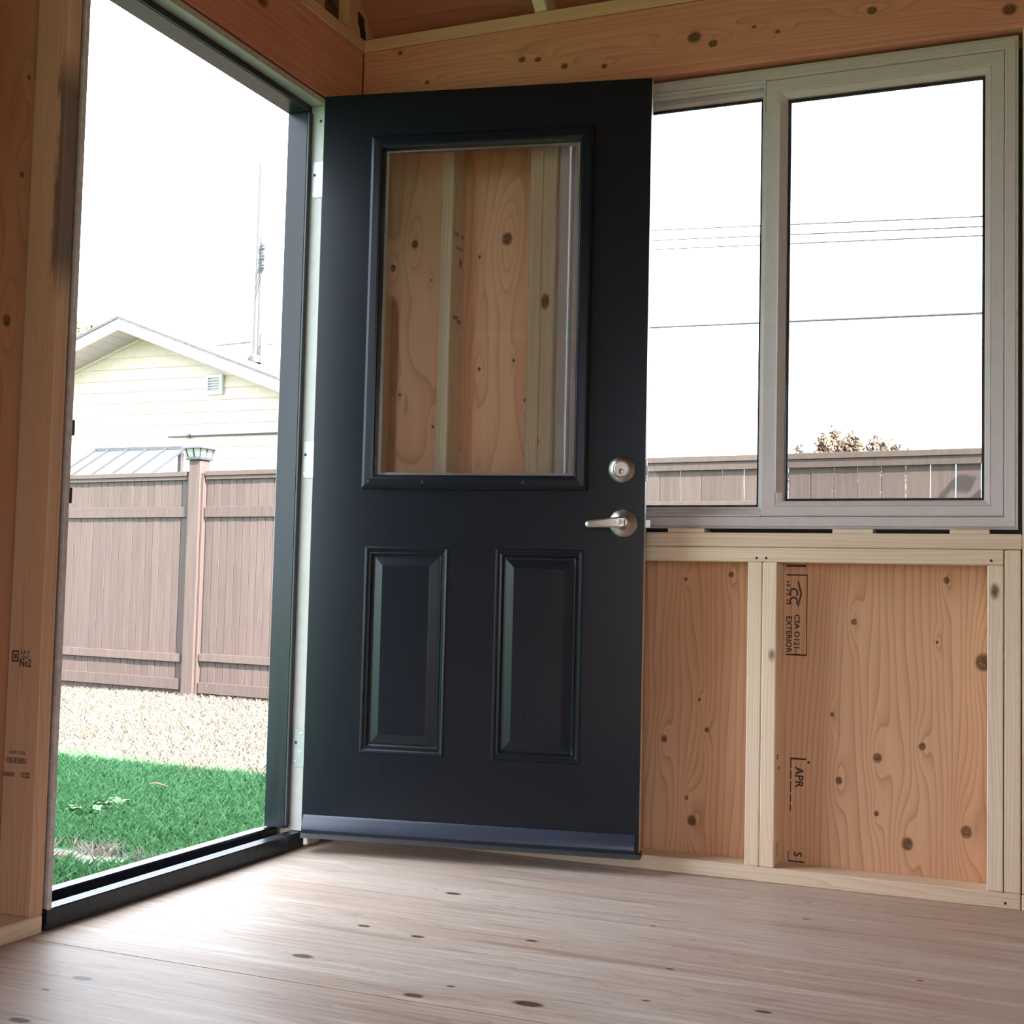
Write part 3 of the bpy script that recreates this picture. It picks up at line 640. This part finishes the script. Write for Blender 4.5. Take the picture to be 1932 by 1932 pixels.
# ================================================================== OUTSIDE
GZ = -0.20
def lawnmat(name, blade):
    m = MT(name); v = m.co(); x = m.sep(v)
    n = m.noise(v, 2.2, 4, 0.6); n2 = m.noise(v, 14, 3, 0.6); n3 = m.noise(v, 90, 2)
    edge = m.math('ADD', x[1], m.math('ADD', m.math('MULTIPLY', x[0], 0.16), m.math('MULTIPLY_ADD', n, 0.5, -0.25)))   # green near shed, dry straw beyond; edge also paints in the shed's shadow line
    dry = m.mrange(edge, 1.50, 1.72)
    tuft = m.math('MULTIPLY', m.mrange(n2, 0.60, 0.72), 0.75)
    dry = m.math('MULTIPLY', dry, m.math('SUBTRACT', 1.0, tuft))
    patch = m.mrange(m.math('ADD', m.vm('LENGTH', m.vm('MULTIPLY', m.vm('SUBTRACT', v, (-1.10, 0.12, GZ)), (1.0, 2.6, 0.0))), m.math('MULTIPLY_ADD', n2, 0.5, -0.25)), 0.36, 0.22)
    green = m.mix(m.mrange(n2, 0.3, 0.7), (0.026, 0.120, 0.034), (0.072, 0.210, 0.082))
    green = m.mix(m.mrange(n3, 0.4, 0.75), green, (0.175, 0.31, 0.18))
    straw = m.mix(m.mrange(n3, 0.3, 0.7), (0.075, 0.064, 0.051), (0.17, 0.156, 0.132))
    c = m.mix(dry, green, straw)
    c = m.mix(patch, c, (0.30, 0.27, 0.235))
    m.bsdf(c, 0.8, 0, 0.05, None if blade else m.bump(n3, 0.6, 0.02))
    return m.m
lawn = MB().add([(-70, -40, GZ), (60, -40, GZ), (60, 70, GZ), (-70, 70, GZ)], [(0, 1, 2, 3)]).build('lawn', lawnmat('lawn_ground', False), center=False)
tag(lawn, 'level lawn outside the open doorway', 'lawn', kind='structure')
def grass():
    pts = []
    def wedge(n, ya, yb, hm, wm):
        y = rng.uniform(ya, yb, n); d = y + 3.36
        xa = 1.944 - 0.904*d - 0.9; xb = np.minimum(1.944 - 0.654*d + 0.9, -0.19)
        x = xa + (xb-xa)*rng.uniform(0, 1, n); k = xb > xa
        pt = np.hypot((x+1.10), 2.6*(y-0.12)) < 0.24 + 0.08*np.sin(x*19)
        k &= ~(pt & (rng.uniform(0, 1, n) > 0.02))
        h = hm*rng.uniform(0.5, 1.25, n); w = wm*rng.uniform(0.7, 1.3, n)
        return [a[k] for a in (x, y, h, w)]
    parts = [wedge(75000, -1.3, 2.35, 0.050, 0.0042), wedge(42000, 2.3, 5.25, 0.042, 0.0060)]
    x, y, h, w = [np.concatenate([p[i] for p in parts]) for i in range(4)]
    n = len(x); a = rng.uniform(0, 2*math.pi, n); b = rng.uniform(0, 2*math.pi, n); l = h*rng.uniform(0.2, 1.1, n)
    dx, dy = np.cos(a)*w/2, np.sin(a)*w/2
    V = np.empty((n, 4, 3)); z0 = GZ - 0.004
    V[:, 0] = np.stack([x-dx, y-dy, np.full(n, z0)], 1); V[:, 1] = np.stack([x+dx, y+dy, np.full(n, z0)], 1)
    V[:, 2] = np.stack([x+dx*0.7+np.cos(b)*l*0.4, y+dy*0.7+np.sin(b)*l*0.4, z0+h*0.62], 1)
    V[:, 3] = np.stack([x+np.cos(b)*l, y+np.sin(b)*l, z0+h], 1)
    me = bpy.data.meshes.new('grass'); nv = n*4
    me.vertices.add(nv); me.vertices.foreach_set('co', V.reshape(-1))
    idx = np.arange(n)[:, None]*4 + np.array([[0, 1, 2, 0, 2, 3]]); me.loops.add(n*6); me.loops.foreach_set('vertex_index', idx.reshape(-1).astype(np.int32))
    me.polygons.add(n*2); me.polygons.foreach_set('loop_start', np.arange(0, n*6, 3, dtype=np.int32)); me.update(calc_edges=True); me.validate()
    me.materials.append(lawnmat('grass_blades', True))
    return link('grass', me, (0, 0, 0))
tag(grass(), 'short green grass in the shade, coloured as dry straw in the sun', 'grass', kind='stuff')

# a small broad-leaved weed, a twig and a scrap of white plastic on the lawn
WEED = plain('weed_leaf', (0.10, 0.21, 0.075), 0.6, var=0.25, scale=40)
def weed(x, y, n, label):
    e = tag(empty('broadleaf_weed', (x, y, GZ)), label, 'weed', 'broadleaf weeds in the lawn')
    for k in range(n):
        a = k*2.4 + random.uniform(-.3, .3); L = random.uniform(0.03, 0.06); w = L*0.32; c, s_ = math.cos(a), math.sin(a); b = MB(); vs = []; fs = []
        ox, oy = x + random.uniform(-.05, .05), y + random.uniform(-.05, .05)
        for i in range(5):
            t = i/4; ww = w*math.sin(math.pi*(0.12+0.88*t))**0.8 if i < 4 else 0.001; z = GZ + 0.032 + 0.022*math.sin(t*2.2)*random.uniform(.8, 1.1)
            for q in (-1, 0, 1): vs.append((ox + c*L*t - s_*ww*q, oy + s_*L*t + c*ww*q, z - 0.006*(q == 0)))
        fs = [(i*3+q, i*3+q+1, (i+1)*3+q+1, (i+1)*3+q) for i in range(4) for q in range(2)]
        MB().add(vs, fs).build('leaf', WEED, e)
weed(-1.57, 0.86, 12, 'pale broad-leaved weed in the shaded grass, farther from the doorway')
weed(-1.53, 0.68, 9, 'pale broad-leaved weed in the shaded grass, nearer to the doorway')
tag(MB().tube([(-1.72, 1.31, GZ+0.045), (-1.67, 1.30, GZ+0.052), (-1.60, 1.285, GZ+0.045)], [0.003, 0.004, 0.002], 6).build('twig', plain('twig_bark', (0.25, 0.13, 0.08), 0.8)), 'short brown twig lying on the shaded grass', 'twig')
sb = MB(); sv = []
for i in range(5):
    for j in range(5): sv.append((-1.63+i*0.022+random.uniform(-.01, .01), 2.00+j*0.03+random.uniform(-.01, .01), GZ+0.03+random.uniform(0, 0.06)))
sb.add(sv, [(i*5+j, i*5+j+1, (i+1)*5+j+1, (i+1)*5+j) for i in range(4) for j in range(4)])
tag(sb.build('plastic_scrap', plain('white_plastic', (0.8, 0.8, 0.82), 0.4)), 'crumpled white plastic scrap on the grass beside the black door stop', 'scrap')

# ---- fence (local x runs along it)
FB = (0.062, 0.044, 0.039)
def fencemat(name, col):
    m = MT(name); v = m.co(True)
    g = m.noise(m.vm('MULTIPLY', v, (60, 60, 2.5)), 1.0, 4, 0.65); g2 = m.noise(v, 5, 3)
    c = m.mix(m.mrange(g, 0.3, 0.7), tuple(x*0.86 for x in col), tuple(x*1.12 for x in col))
    c = m.mix(1.0, c, m.ramp_gray(m.math('MULTIPLY_ADD', m.rand(), 0.20, 0.90)), 'MULTIPLY')
    chip = m.math('MULTIPLY', m.mrange(m.noise(m.vm('MULTIPLY', v, (40, 40, 6)), 1.0, 4, 0.7), 0.70, 0.74), m.mrange(g2, 0.5, 0.62))
    c = m.mix(chip, c, (0.55, 0.45, 0.36))
    m.bsdf(c, 0.62, 0, 0.3, m.bump(g, 0.3, 0.004)); return m.m
FENCE = fencemat('brown_fence_stain', FB)
fe = empty('board_fence', (-4.44, 5.245, 0), math.atan2(-0.10653, 0.99431), local=True)
tag(fe, 'brown stained board fence running behind the yard', 'fence')
def fbox(name, x0, x1, y0, y1, z0, z1, bevel=0.002): return box(name, FENCE, fe, x0, x1, y0, y1, z0, z1, bevel)
def boards(x0, x1, w, gap, z0, z1, jy=0.004):
    proto = None; n = int(round((x1-x0)/w))
    for k in range(n):
        c = Vector((x0+(k+0.5)*w, 0.0+random.uniform(-jy, jy), (z0+z1)/2))
        if proto is None:
            o = MB().box(-(w-gap)/2, (w-gap)/2, -0.009, 0.009, -(z1-z0)/2, (z1-z0)/2).build('fence_board', FENCE, fe, bevel=0.0012)
            proto = o.data; o.location = c
        else: link('fence_board', proto, c, fe)
boards(-2.512, -0.086, 0.0758, 0.0035, -0.17, 1.560, 0.0012)
boards(0.106, 2.380, 0.0758, 0.0035, -0.17, 1.560, 0.0012)
boards(2.572, 6.877, 0.1435, 0.006, -0.17, 1.560, 0.001)
for x0, x1 in ((-2.50, -0.085), (0.105, 2.38), (2.57, 6.88)):
    fbox('cap_rail', x0, x1, -0.040, 0.030, 1.575, 1.612)
    fbox('fascia_rail', x0, x1, -0.030, -0.012, 1.545 if x0 < 2.5 else 1.522, 1.574)
    if x0 < 2.5:
        fbox('rail', x0, x1, -0.028, -0.012, 1.243, 1.328)
        fbox('rail', x0, x1, -0.034, -0.012, 0.080 if x0 < 0 else 0.097, 0.146 if x0 < 0 else 0.158)
        fbox('rail', x0, x1, -0.034, -0.012, -0.140 if x0 < 0 else -0.156, -0.052 if x0 < 0 else -0.070)
        fbox('kick_board', x0, x1, -0.006, 0.02, -0.32, -0.142 if x0 < 0 else -0.158)
    else:
        fbox('rail', x0, x1, -0.028, -0.012, 1.243, 1.322); fbox('rail', x0, x1, -0.028, -0.012, 0.09, 0.16); fbox('kick_board', x0, x1, -0.006, 0.02, -0.32, -0.02)
for xp in (-2.58, 0.012, 2.475, 6.95):
    fbox('post', xp-0.066, xp+0.056, -0.055, 0.060, -0.30, 1.702, 0.004)
    fbox('post_trim', xp+0.057, xp+0.080, -0.036, 0.02, -0.25, 1.60, 0.003)
    fbox('post_trim', xp-0.090, xp-0.067, -0.036, 0.02, -0.25, 1.60, 0.003)
# lantern standing on the fence post
LB = plain('grey_lantern_metal', (0.035, 0.038, 0.042), 0.4, metal=0.3)
LW = plain('frosted_lantern_panel', (0.30, 0.30, 0.29), 0.3)
fd = Vector((0.99431, -0.10653, 0)); fn_ = Vector((-0.10653, -0.99431, 0))
lp0 = Vector((-4.44, 5.245, 0)) + fd*0.007 + fn_*0.0
la = empty('post_lantern', (lp0.x, lp0.y, 1.703), math.atan2(-0.10653, 0.99431), local=True)
tag(la, 'grey square solar lantern capping the fence post seen through the doorway', 'lantern')
box('base', LB, la, -0.078, 0.078, -0.078, 0.078, 0.0, 0.022, 0.003)
MB().add([(-0.062, -0.062, 0.022), (0.062, -0.062, 0.022), (0.062, 0.062, 0.022), (-0.062, 0.062, 0.022), (-0.078, -0.078, 0.090), (0.078, -0.078, 0.090), (0.078, 0.078, 0.090), (-0.078, 0.078, 0.090)],
         [(0, 1, 5, 4), (1, 2, 6, 5), (2, 3, 7, 6), (3, 0, 4, 7)]).build('panel', LW, la)
for sx, sy in ((-1, -1), (1, -1), (1, 1), (-1, 1), (0, -1), (0, 1), (1, 0), (-1, 0)):
    MB().tube([(sx*0.064, sy*0.064, 0.02), (sx*0.080, sy*0.080, 0.092)], 0.0055, 6).build('corner_bar', LB, la)
MB().add([(-0.108, -0.108, 0.090), (0.108, -0.108, 0.090), (0.108, 0.108, 0.090), (-0.108, 0.108, 0.090), (-0.100, -0.100, 0.104), (0.100, -0.100, 0.104), (0.100, 0.100, 0.104), (-0.100, 0.100, 0.104),
          (-0.070, -0.070, 0.128), (0.070, -0.070, 0.128), (0.070, 0.070, 0.128), (-0.070, 0.070, 0.128)],
         [(3, 2, 1, 0), (0, 1, 5, 4), (1, 2, 6, 5), (2, 3, 7, 6), (3, 0, 4, 7), (4, 5, 9, 8), (5, 6, 10, 9), (6, 7, 11, 10), (7, 4, 8, 11), (8, 9, 10, 11)]).build('cap', LB, la)

# ---- neighbour's house
HX, HY = -12.368, 14.30; HZ = 4.852; PS = 0.365; HW = 5.6
SIDE = plain('cream_vinyl_siding', (0.47, 0.40, 0.325), 0.5, var=0.06, scale=8)
HSOF = plain('pale_soffit', (0.26, 0.26, 0.26), 0.5, var=0.03)
HWHT = plain('white_house_trim', (0.55, 0.55, 0.55), 0.45, var=0.03)
ho = tag(empty('neighbour_house', (HX, HY, GZ)), 'cream sided gable end with white eaves rising beyond the fence', 'house')
ex = 0.196; z = GZ
while z < HZ - 0.02:
    z1 = z + ex
    def hw(zz): return min(HW, max(0.0, (HZ - zz)/PS))
    a, b = hw(z), hw(min(z1, HZ))
    zt = min(z1, HZ-0.001)
    b = hw(zt)
    vs = [(HX-a, HY-0.026, z), (HX+a, HY-0.026, z), (HX+b, HY-0.004, zt), (HX-b, HY-0.004, zt), (HX-a, HY+0.02, z), (HX+a, HY+0.02, z), (HX+b, HY+0.02, zt), (HX-b, HY+0.02, zt)]
    MB().add(vs, [(0, 1, 2, 3), (5, 4, 7, 6), (4, 5, 1, 0), (3, 2, 6, 7), (0, 3, 7, 4), (1, 5, 6, 2)]).build('siding_board', SIDE, ho)
    z = z1
MB().prism([(HX-HW, GZ), (HX+HW, GZ), (HX+HW, HZ-PS*HW), (HX, HZ), (HX-HW, HZ-PS*HW)], 'y', HY+0.021, HY+9).build('house_body', SIDE, ho)
YFa = 13.62
for sgn in (-1, 1):
    # soffit strips under the rake overhang
    n = 28; L = HW+0.5; st = L/n
    for k in range(n):
        xa, xb = k*st+0.003, (k+1)*st-0.003
        pts = [(HX+sgn*xa, HZ-PS*xa), (HX+sgn*xb, HZ-PS*xb), (HX+sgn*xb, HZ-PS*xb+0.015), (HX+sgn*xa, HZ-PS*xa+0.015)]
        MB().prism(pts, 'y', YFa+0.02, HY-0.005).build('soffit_panel', HSOF, ho)
    MB().prism([(HX, HZ-0.005), (HX+sgn*(L+0.05), HZ-PS*(L+0.05)-0.005), (HX+sgn*(L+0.05), HZ-PS*(L+0.05)+0.195), (HX, HZ+0.195)], 'y', YFa-0.02, YFa+0.018).build('rake_board', HWHT, ho)
    MB().prism([(HX, HZ+0.17), (HX+sgn*(L+0.1), HZ-PS*(L+0.1)+0.17), (HX+sgn*(L+0.1), HZ-PS*(L+0.1)+0.215), (HX, HZ+0.215)], 'y', YFa-0.05, HY+9).build('roof_slope', SHING, ho)
    MB().prism([(HX, HZ-0.05), (HX+sgn*L, HZ-PS*L-0.05), (HX+sgn*L, HZ-PS*L-0.002), (HX, HZ-0.002)], 'y', HY-0.045, HY-0.027).build('frieze_trim', SIDE, ho)
# louvred vent
vx0, vx1, vz0, vz1 = -11.03, -10.70, 3.80, 4.13
ve = MB().rectloft(vx0, vx1, vz0, vz1, [(0, HY-0.02), (0.0, HY-0.075), (0.012, HY-0.085), (0.05, HY-0.085), (0.052, HY-0.03)], cap=True).build('gable_vent', HWHT, ho)
for k in range(5):
    z0 = vz0+0.062+k*0.043
    MB().add([(vx0+0.052, HY-0.084, z0), (vx1-0.052, HY-0.084, z0), (vx1-0.052, HY-0.04, z0+0.030), (vx0+0.052, HY-0.04, z0+0.030), (vx0+0.052, HY-0.082, z0-0.004), (vx1-0.052, HY-0.082, z0-0.004), (vx1-0.052, HY-0.038, z0+0.026), (vx0+0.052, HY-0.038, z0+0.026)],
             [(0, 1, 2, 3), (7, 6, 5, 4), (0, 4, 5, 1), (2, 6, 7, 3)]).build('louver', HWHT, ve)
GREYP = plain('grey_conduit', (0.035, 0.038, 0.042), 0.45, metal=0.2)
co_ = MB().tube([(-11.75, HY-0.06, 3.115), (-6.7, HY-0.06, 3.145)], 0.018, 8).build('conduit', GREYP, ho)
MB().tube([(-11.36, HY-0.06, 3.117), (-11.31, HY-0.06, 3.1175)], 0.034, 8).build('coupling', GREYP, co_)
# roof vent pipe with a hood
MB().lathe([(0.12, 4.56), (0.12, 4.62), (0.10, 4.68), (0.04, 4.715), (0.0, 4.72)], (-11.02, 15.6, 0), 'z', 20).build('roof_vent_hood', GREYP, ho, smooth=True)
MB().tube([(-11.06, 15.85, 4.5), (-11.06, 15.85, 5.13)], 0.035, 10).build('vent_pipe', plain('brown_pipe', (0.05, 0.042, 0.04), 0.6), ho)

# ---- metal-roofed lean-to behind the fence
MR = plain('pale_metal_roofing', (0.13, 0.135, 0.14), 0.5, metal=0.0, var=0.04)
MSEAM = plain('metal_seam', (0.03, 0.034, 0.04), 0.5)
lt = tag(empty('lean_to', (-7.9, 8.0, GZ)), 'low standing-seam metal roof just above the fence top, left of the lantern', 'lean-to')
def rz(y): return 2.20 - 0.58*(8.5 - y)
sxs = [-7.03, -7.29, -7.56, -7.83, -8.10, -8.29]
for i in range(5):
    a, b = sxs[i+1]+0.006, sxs[i]-0.006
    MB().add([(a, 8.5, rz(8.5)), (b, 8.5, rz(8.5)), (b, 6.9, rz(6.9)), (a, 6.9, rz(6.9)), (a, 8.5, rz(8.5)-0.012), (b, 8.5, rz(8.5)-0.012), (b, 6.9, rz(6.9)-0.012), (a, 6.9, rz(6.9)-0.012)],
             [(0, 1, 2, 3), (7, 6, 5, 4), (0, 4, 5, 1), (1, 5, 6, 2), (2, 6, 7, 3), (3, 7, 4, 0)]).build('roof_panel', MR, lt)
for x in sxs:
    MB().add([(x-0.006, 8.5, rz(8.5)), (x+0.006, 8.5, rz(8.5)), (x+0.006, 6.9, rz(6.9)), (x-0.006, 6.9, rz(6.9)), (x-0.006, 8.5, rz(8.5)+0.03), (x+0.006, 8.5, rz(8.5)+0.03), (x+0.006, 6.9, rz(6.9)+0.03), (x-0.006, 6.9, rz(6.9)+0.03)],
             [(3, 2, 1, 0), (4, 5, 6, 7), (0, 1, 5, 4), (1, 2, 6, 5), (2, 3, 7, 6), (3, 0, 4, 7)]).build('seam', MSEAM, lt)
box('top_flashing', MSEAM, lt, -8.31, -7.0, 8.48, 8.56, 2.19, 2.235, 0.004)
TAN = plain('tan_wood', (0.12, 0.075, 0.045), 0.6, var=0.15)
box('gutter_end', TAN, lt, -7.02, -6.93, 8.46, 8.56, 2.11, 2.22, 0.004)
for x in (-7.06, -8.25):
    box('post', GREYP, lt, x-0.025, x+0.025, 8.42, 8.47, GZ, 2.15, 0.003); box('post', GREYP, lt, x-0.04, x+0.04, 6.95, 7.03, GZ, 1.27, 0.003)
box('beam', TAN, lt, -8.29, -6.98, 8.05, 8.12, 1.80, 1.86, 0.003)

# ---- utility pole and its wires
POLE = plain('weathered_pole', (0.075, 0.073, 0.071), 0.85, var=0.15, scale=6, stretch=(6, 6, 0.3))
up_ = tag(empty('utility_pole', (-23.5, 34, GZ)), 'pale weathered utility pole standing behind the house', 'utility pole')
MB().tube([(-23.5, 34, GZ), (-23.5, 34, 15.25)], [0.21, 0.155], 16).build('pole', POLE, up_)
MB().tube([(-23.5+0.15, 33.86, 2.0), (-23.5+0.10, 33.86, 12.6)], 0.03, 6).build('riser_conduit', GREYP, up_)
for z in (12.26, 11.90, 11.58):
    MB().lathe([(0.05, -0.09), (0.07, -0.05), (0.05, 0.0), (0.07, 0.05), (0.05, 0.09)], (-23.28, 33.8, z), 'z', 10).build('insulator', GREYP, up_)
box('bracket', GREYP, up_, -23.34, -23.26, 33.78, 33.86, 11.45, 12.4, 0.004)
WIRE = plain('wire', (0.05, 0.055, 0.06), 0.6)
for nm, a, b, r, lab in (('power_wire', (-23.2, 33.8, 12.258), (3.747, 14.0, 5.512), 0.011, 'uppermost of the three thin wires crossing the sky in the window'),
                         ('power_wire', (-23.2, 33.8, 11.902), (3.746, 14.0, 5.389), 0.011, 'middle one of the three thin wires crossing the sky in the window'),
                         ('power_wire', (-23.2, 33.8, 11.584), (3.745, 14.0, 5.279), 0.011, 'lowest of the three thin wires crossing the sky in the window'),
                         ('telephone_cable', (-23.30, 33.86, 8.87), (3.738, 14.0, 4.34), 0.020, 'thick dark cable crossing the window below the thin wires')):
    A, B = Vector(a), Vector(b); B2 = A + (B-A)*1.9
    o = MB().tube([A, A.lerp(B2, 0.25), A.lerp(B2, 0.5), A.lerp(B2, 0.75), B2], r, 6).build(nm, WIRE)
    tag(o, lab, 'wire', 'overhead wires')
o = MB().tube([(-23.73, 33.9, 9.0), (-24.6, 33.0, 8.75), (-26.0, 32.0, 8.55), (-27.5, 30.8, 8.35)], 0.05, 6).build('service_cable', WIRE)
tag(o, 'dark bundled cable running left from the pole above the house roof', 'wire')

# ---- shrub and tree
def leaves(n, sampler, size, name, mat, parent):
    V = []; F = []
    for k in range(n):
        p = Vector(sampler()); a = Vector((random.gauss(0, 1), random.gauss(0, 1), random.gauss(0, 1))).normalized(); b = a.orthogonal().normalized()
        s_ = size*random.uniform(0.6, 1.3); i = len(V)
        V += [p-a*s_, p+b*s_*0.42, p+a*s_, p-b*s_*0.42]; F.append((i, i+1, i+2, i+3))
    return MB().add(V, F).build(name, mat, parent)
SHR = plain('bronze_leaf', (0.12, 0.08, 0.055), 0.6, var=0.35, scale=6)
BARK = plain('bark', (0.16, 0.11, 0.08), 0.9, var=0.3)
shb = (0.69, 5.35)
sh = tag(empty('shrub', (shb[0], shb[1], GZ)), 'bronze-leaved shrub poking above the fence in the right window pane', 'shrub')
stems = MB(); tips = []
for k in range(22):
    t = (k+0.5)/22; dx = (t-0.5)*0.74; top = 1.80 + 0.03*math.sin(t*21+0.6) - 0.22*abs(t-0.5)**1.5*2 + random.uniform(-0.04, 0.04)
    p0 = (shb[0]+dx*0.3, shb[1]+random.uniform(-.1, .1), GZ); p1 = (shb[0]+dx*0.8, shb[1]+random.uniform(-.15, .15), 1.1); p2 = (shb[0]+dx+random.uniform(-.03, .03), shb[1]+random.uniform(-.15, .15), top)
    stems.tube([p0, p1, p2], [0.012, 0.008, 0.003], 5); tips.append((Vector(p1), Vector(p2)))
stems.build('stems', BARK, sh)
def ssm():
    a, b = random.choice(tips); t = random.random()**0.7; p = a.lerp(b, t); r = 0.045*(1.15-t)+0.008
    return p + Vector((random.gauss(0, r), random.gauss(0, r), random.gauss(0, r)))
leaves(7500, ssm, 0.022, 'foliage', SHR, sh)['kind'] = 'stuff'
tr = tag(empty('tree', (-25.2, 26, GZ)), 'leafy tree just showing over the left slope of the house roof', 'tree')
MB().tube([(-25.2, 26, GZ), (-25.1, 26, 3.0), (-25.3, 26.1, 6.0)], [0.28, 0.2, 0.1], 10).build('trunk', BARK, tr)
def tsm():
    while True:
        p = Vector((random.uniform(-1, 1), random.uniform(-1, 1), random.uniform(-1, 1)))
        if 0.3 < p.length < 1: return Vector((-24.7+p.x*2.0, 26+p.y*2.0, 6.2+p.z*2.1))
leaves(3500, tsm, 0.11, 'foliage', plain('tree_leaf', (0.085, 0.085, 0.035), 0.6, var=0.4, scale=2), tr)['kind'] = 'stuff'

# ---- tall drooping plant by the fence (its shadow lies on the boards in the right pane)
PLG = plain('plant_green', (0.12, 0.22, 0.06), 0.6, var=0.2)
px, py, pz = 1.47, 4.60, 1.46       # where the head's shadow lands
k = 0.62/1.0
hx, hy, hz = px+1.25*k, py-0.69*k, pz+k
pl = tag(empty('tall_garden_plant', (hx-0.12, hy, GZ)), 'tall drooping garden plant whose shadow falls on the fence boards', 'plant')
MB().tube([(hx-0.12, hy, GZ), (hx-0.13, hy, 1.0), (hx-0.12, hy, hz-0.22), (hx-0.075, hy, hz-0.06), (hx-0.02, hy, hz+0.005), (hx+0.03, hy, hz-0.03), (hx+0.035, hy, hz-0.07)], [0.014, 0.013, 0.012, 0.014, 0.02, 0.022, 0.006], 8).build('stem', PLG, pl)
for k, (a, L, zz) in enumerate(((3.3, 0.24, hz-0.30), (0.1, 0.20, hz-0.26), (3.0, 0.3, hz-0.45), (0.3, 0.3, hz-0.5), (1.6, 0.2, hz-0.4))):
    vs = []
    for i in range(6):
        t = i/5; w = 0.075*math.sin(math.pi*(0.1+0.88*t)); x = hx-0.12+math.cos(a)*L*t; y = hy+math.sin(a)*L*t; z = zz+0.10*math.sin(t*2.6)
        vs += [(x+math.sin(a)*w, y-math.cos(a)*w, z), (x, y, z-0.012), (x-math.sin(a)*w, y+math.cos(a)*w, z)]
    MB().add(vs, [(i*3+q, i*3+q+1, (i+1)*3+q+1, (i+1)*3+q) for i in range(5) for q in range(2)]).build('leaf', PLG, pl)
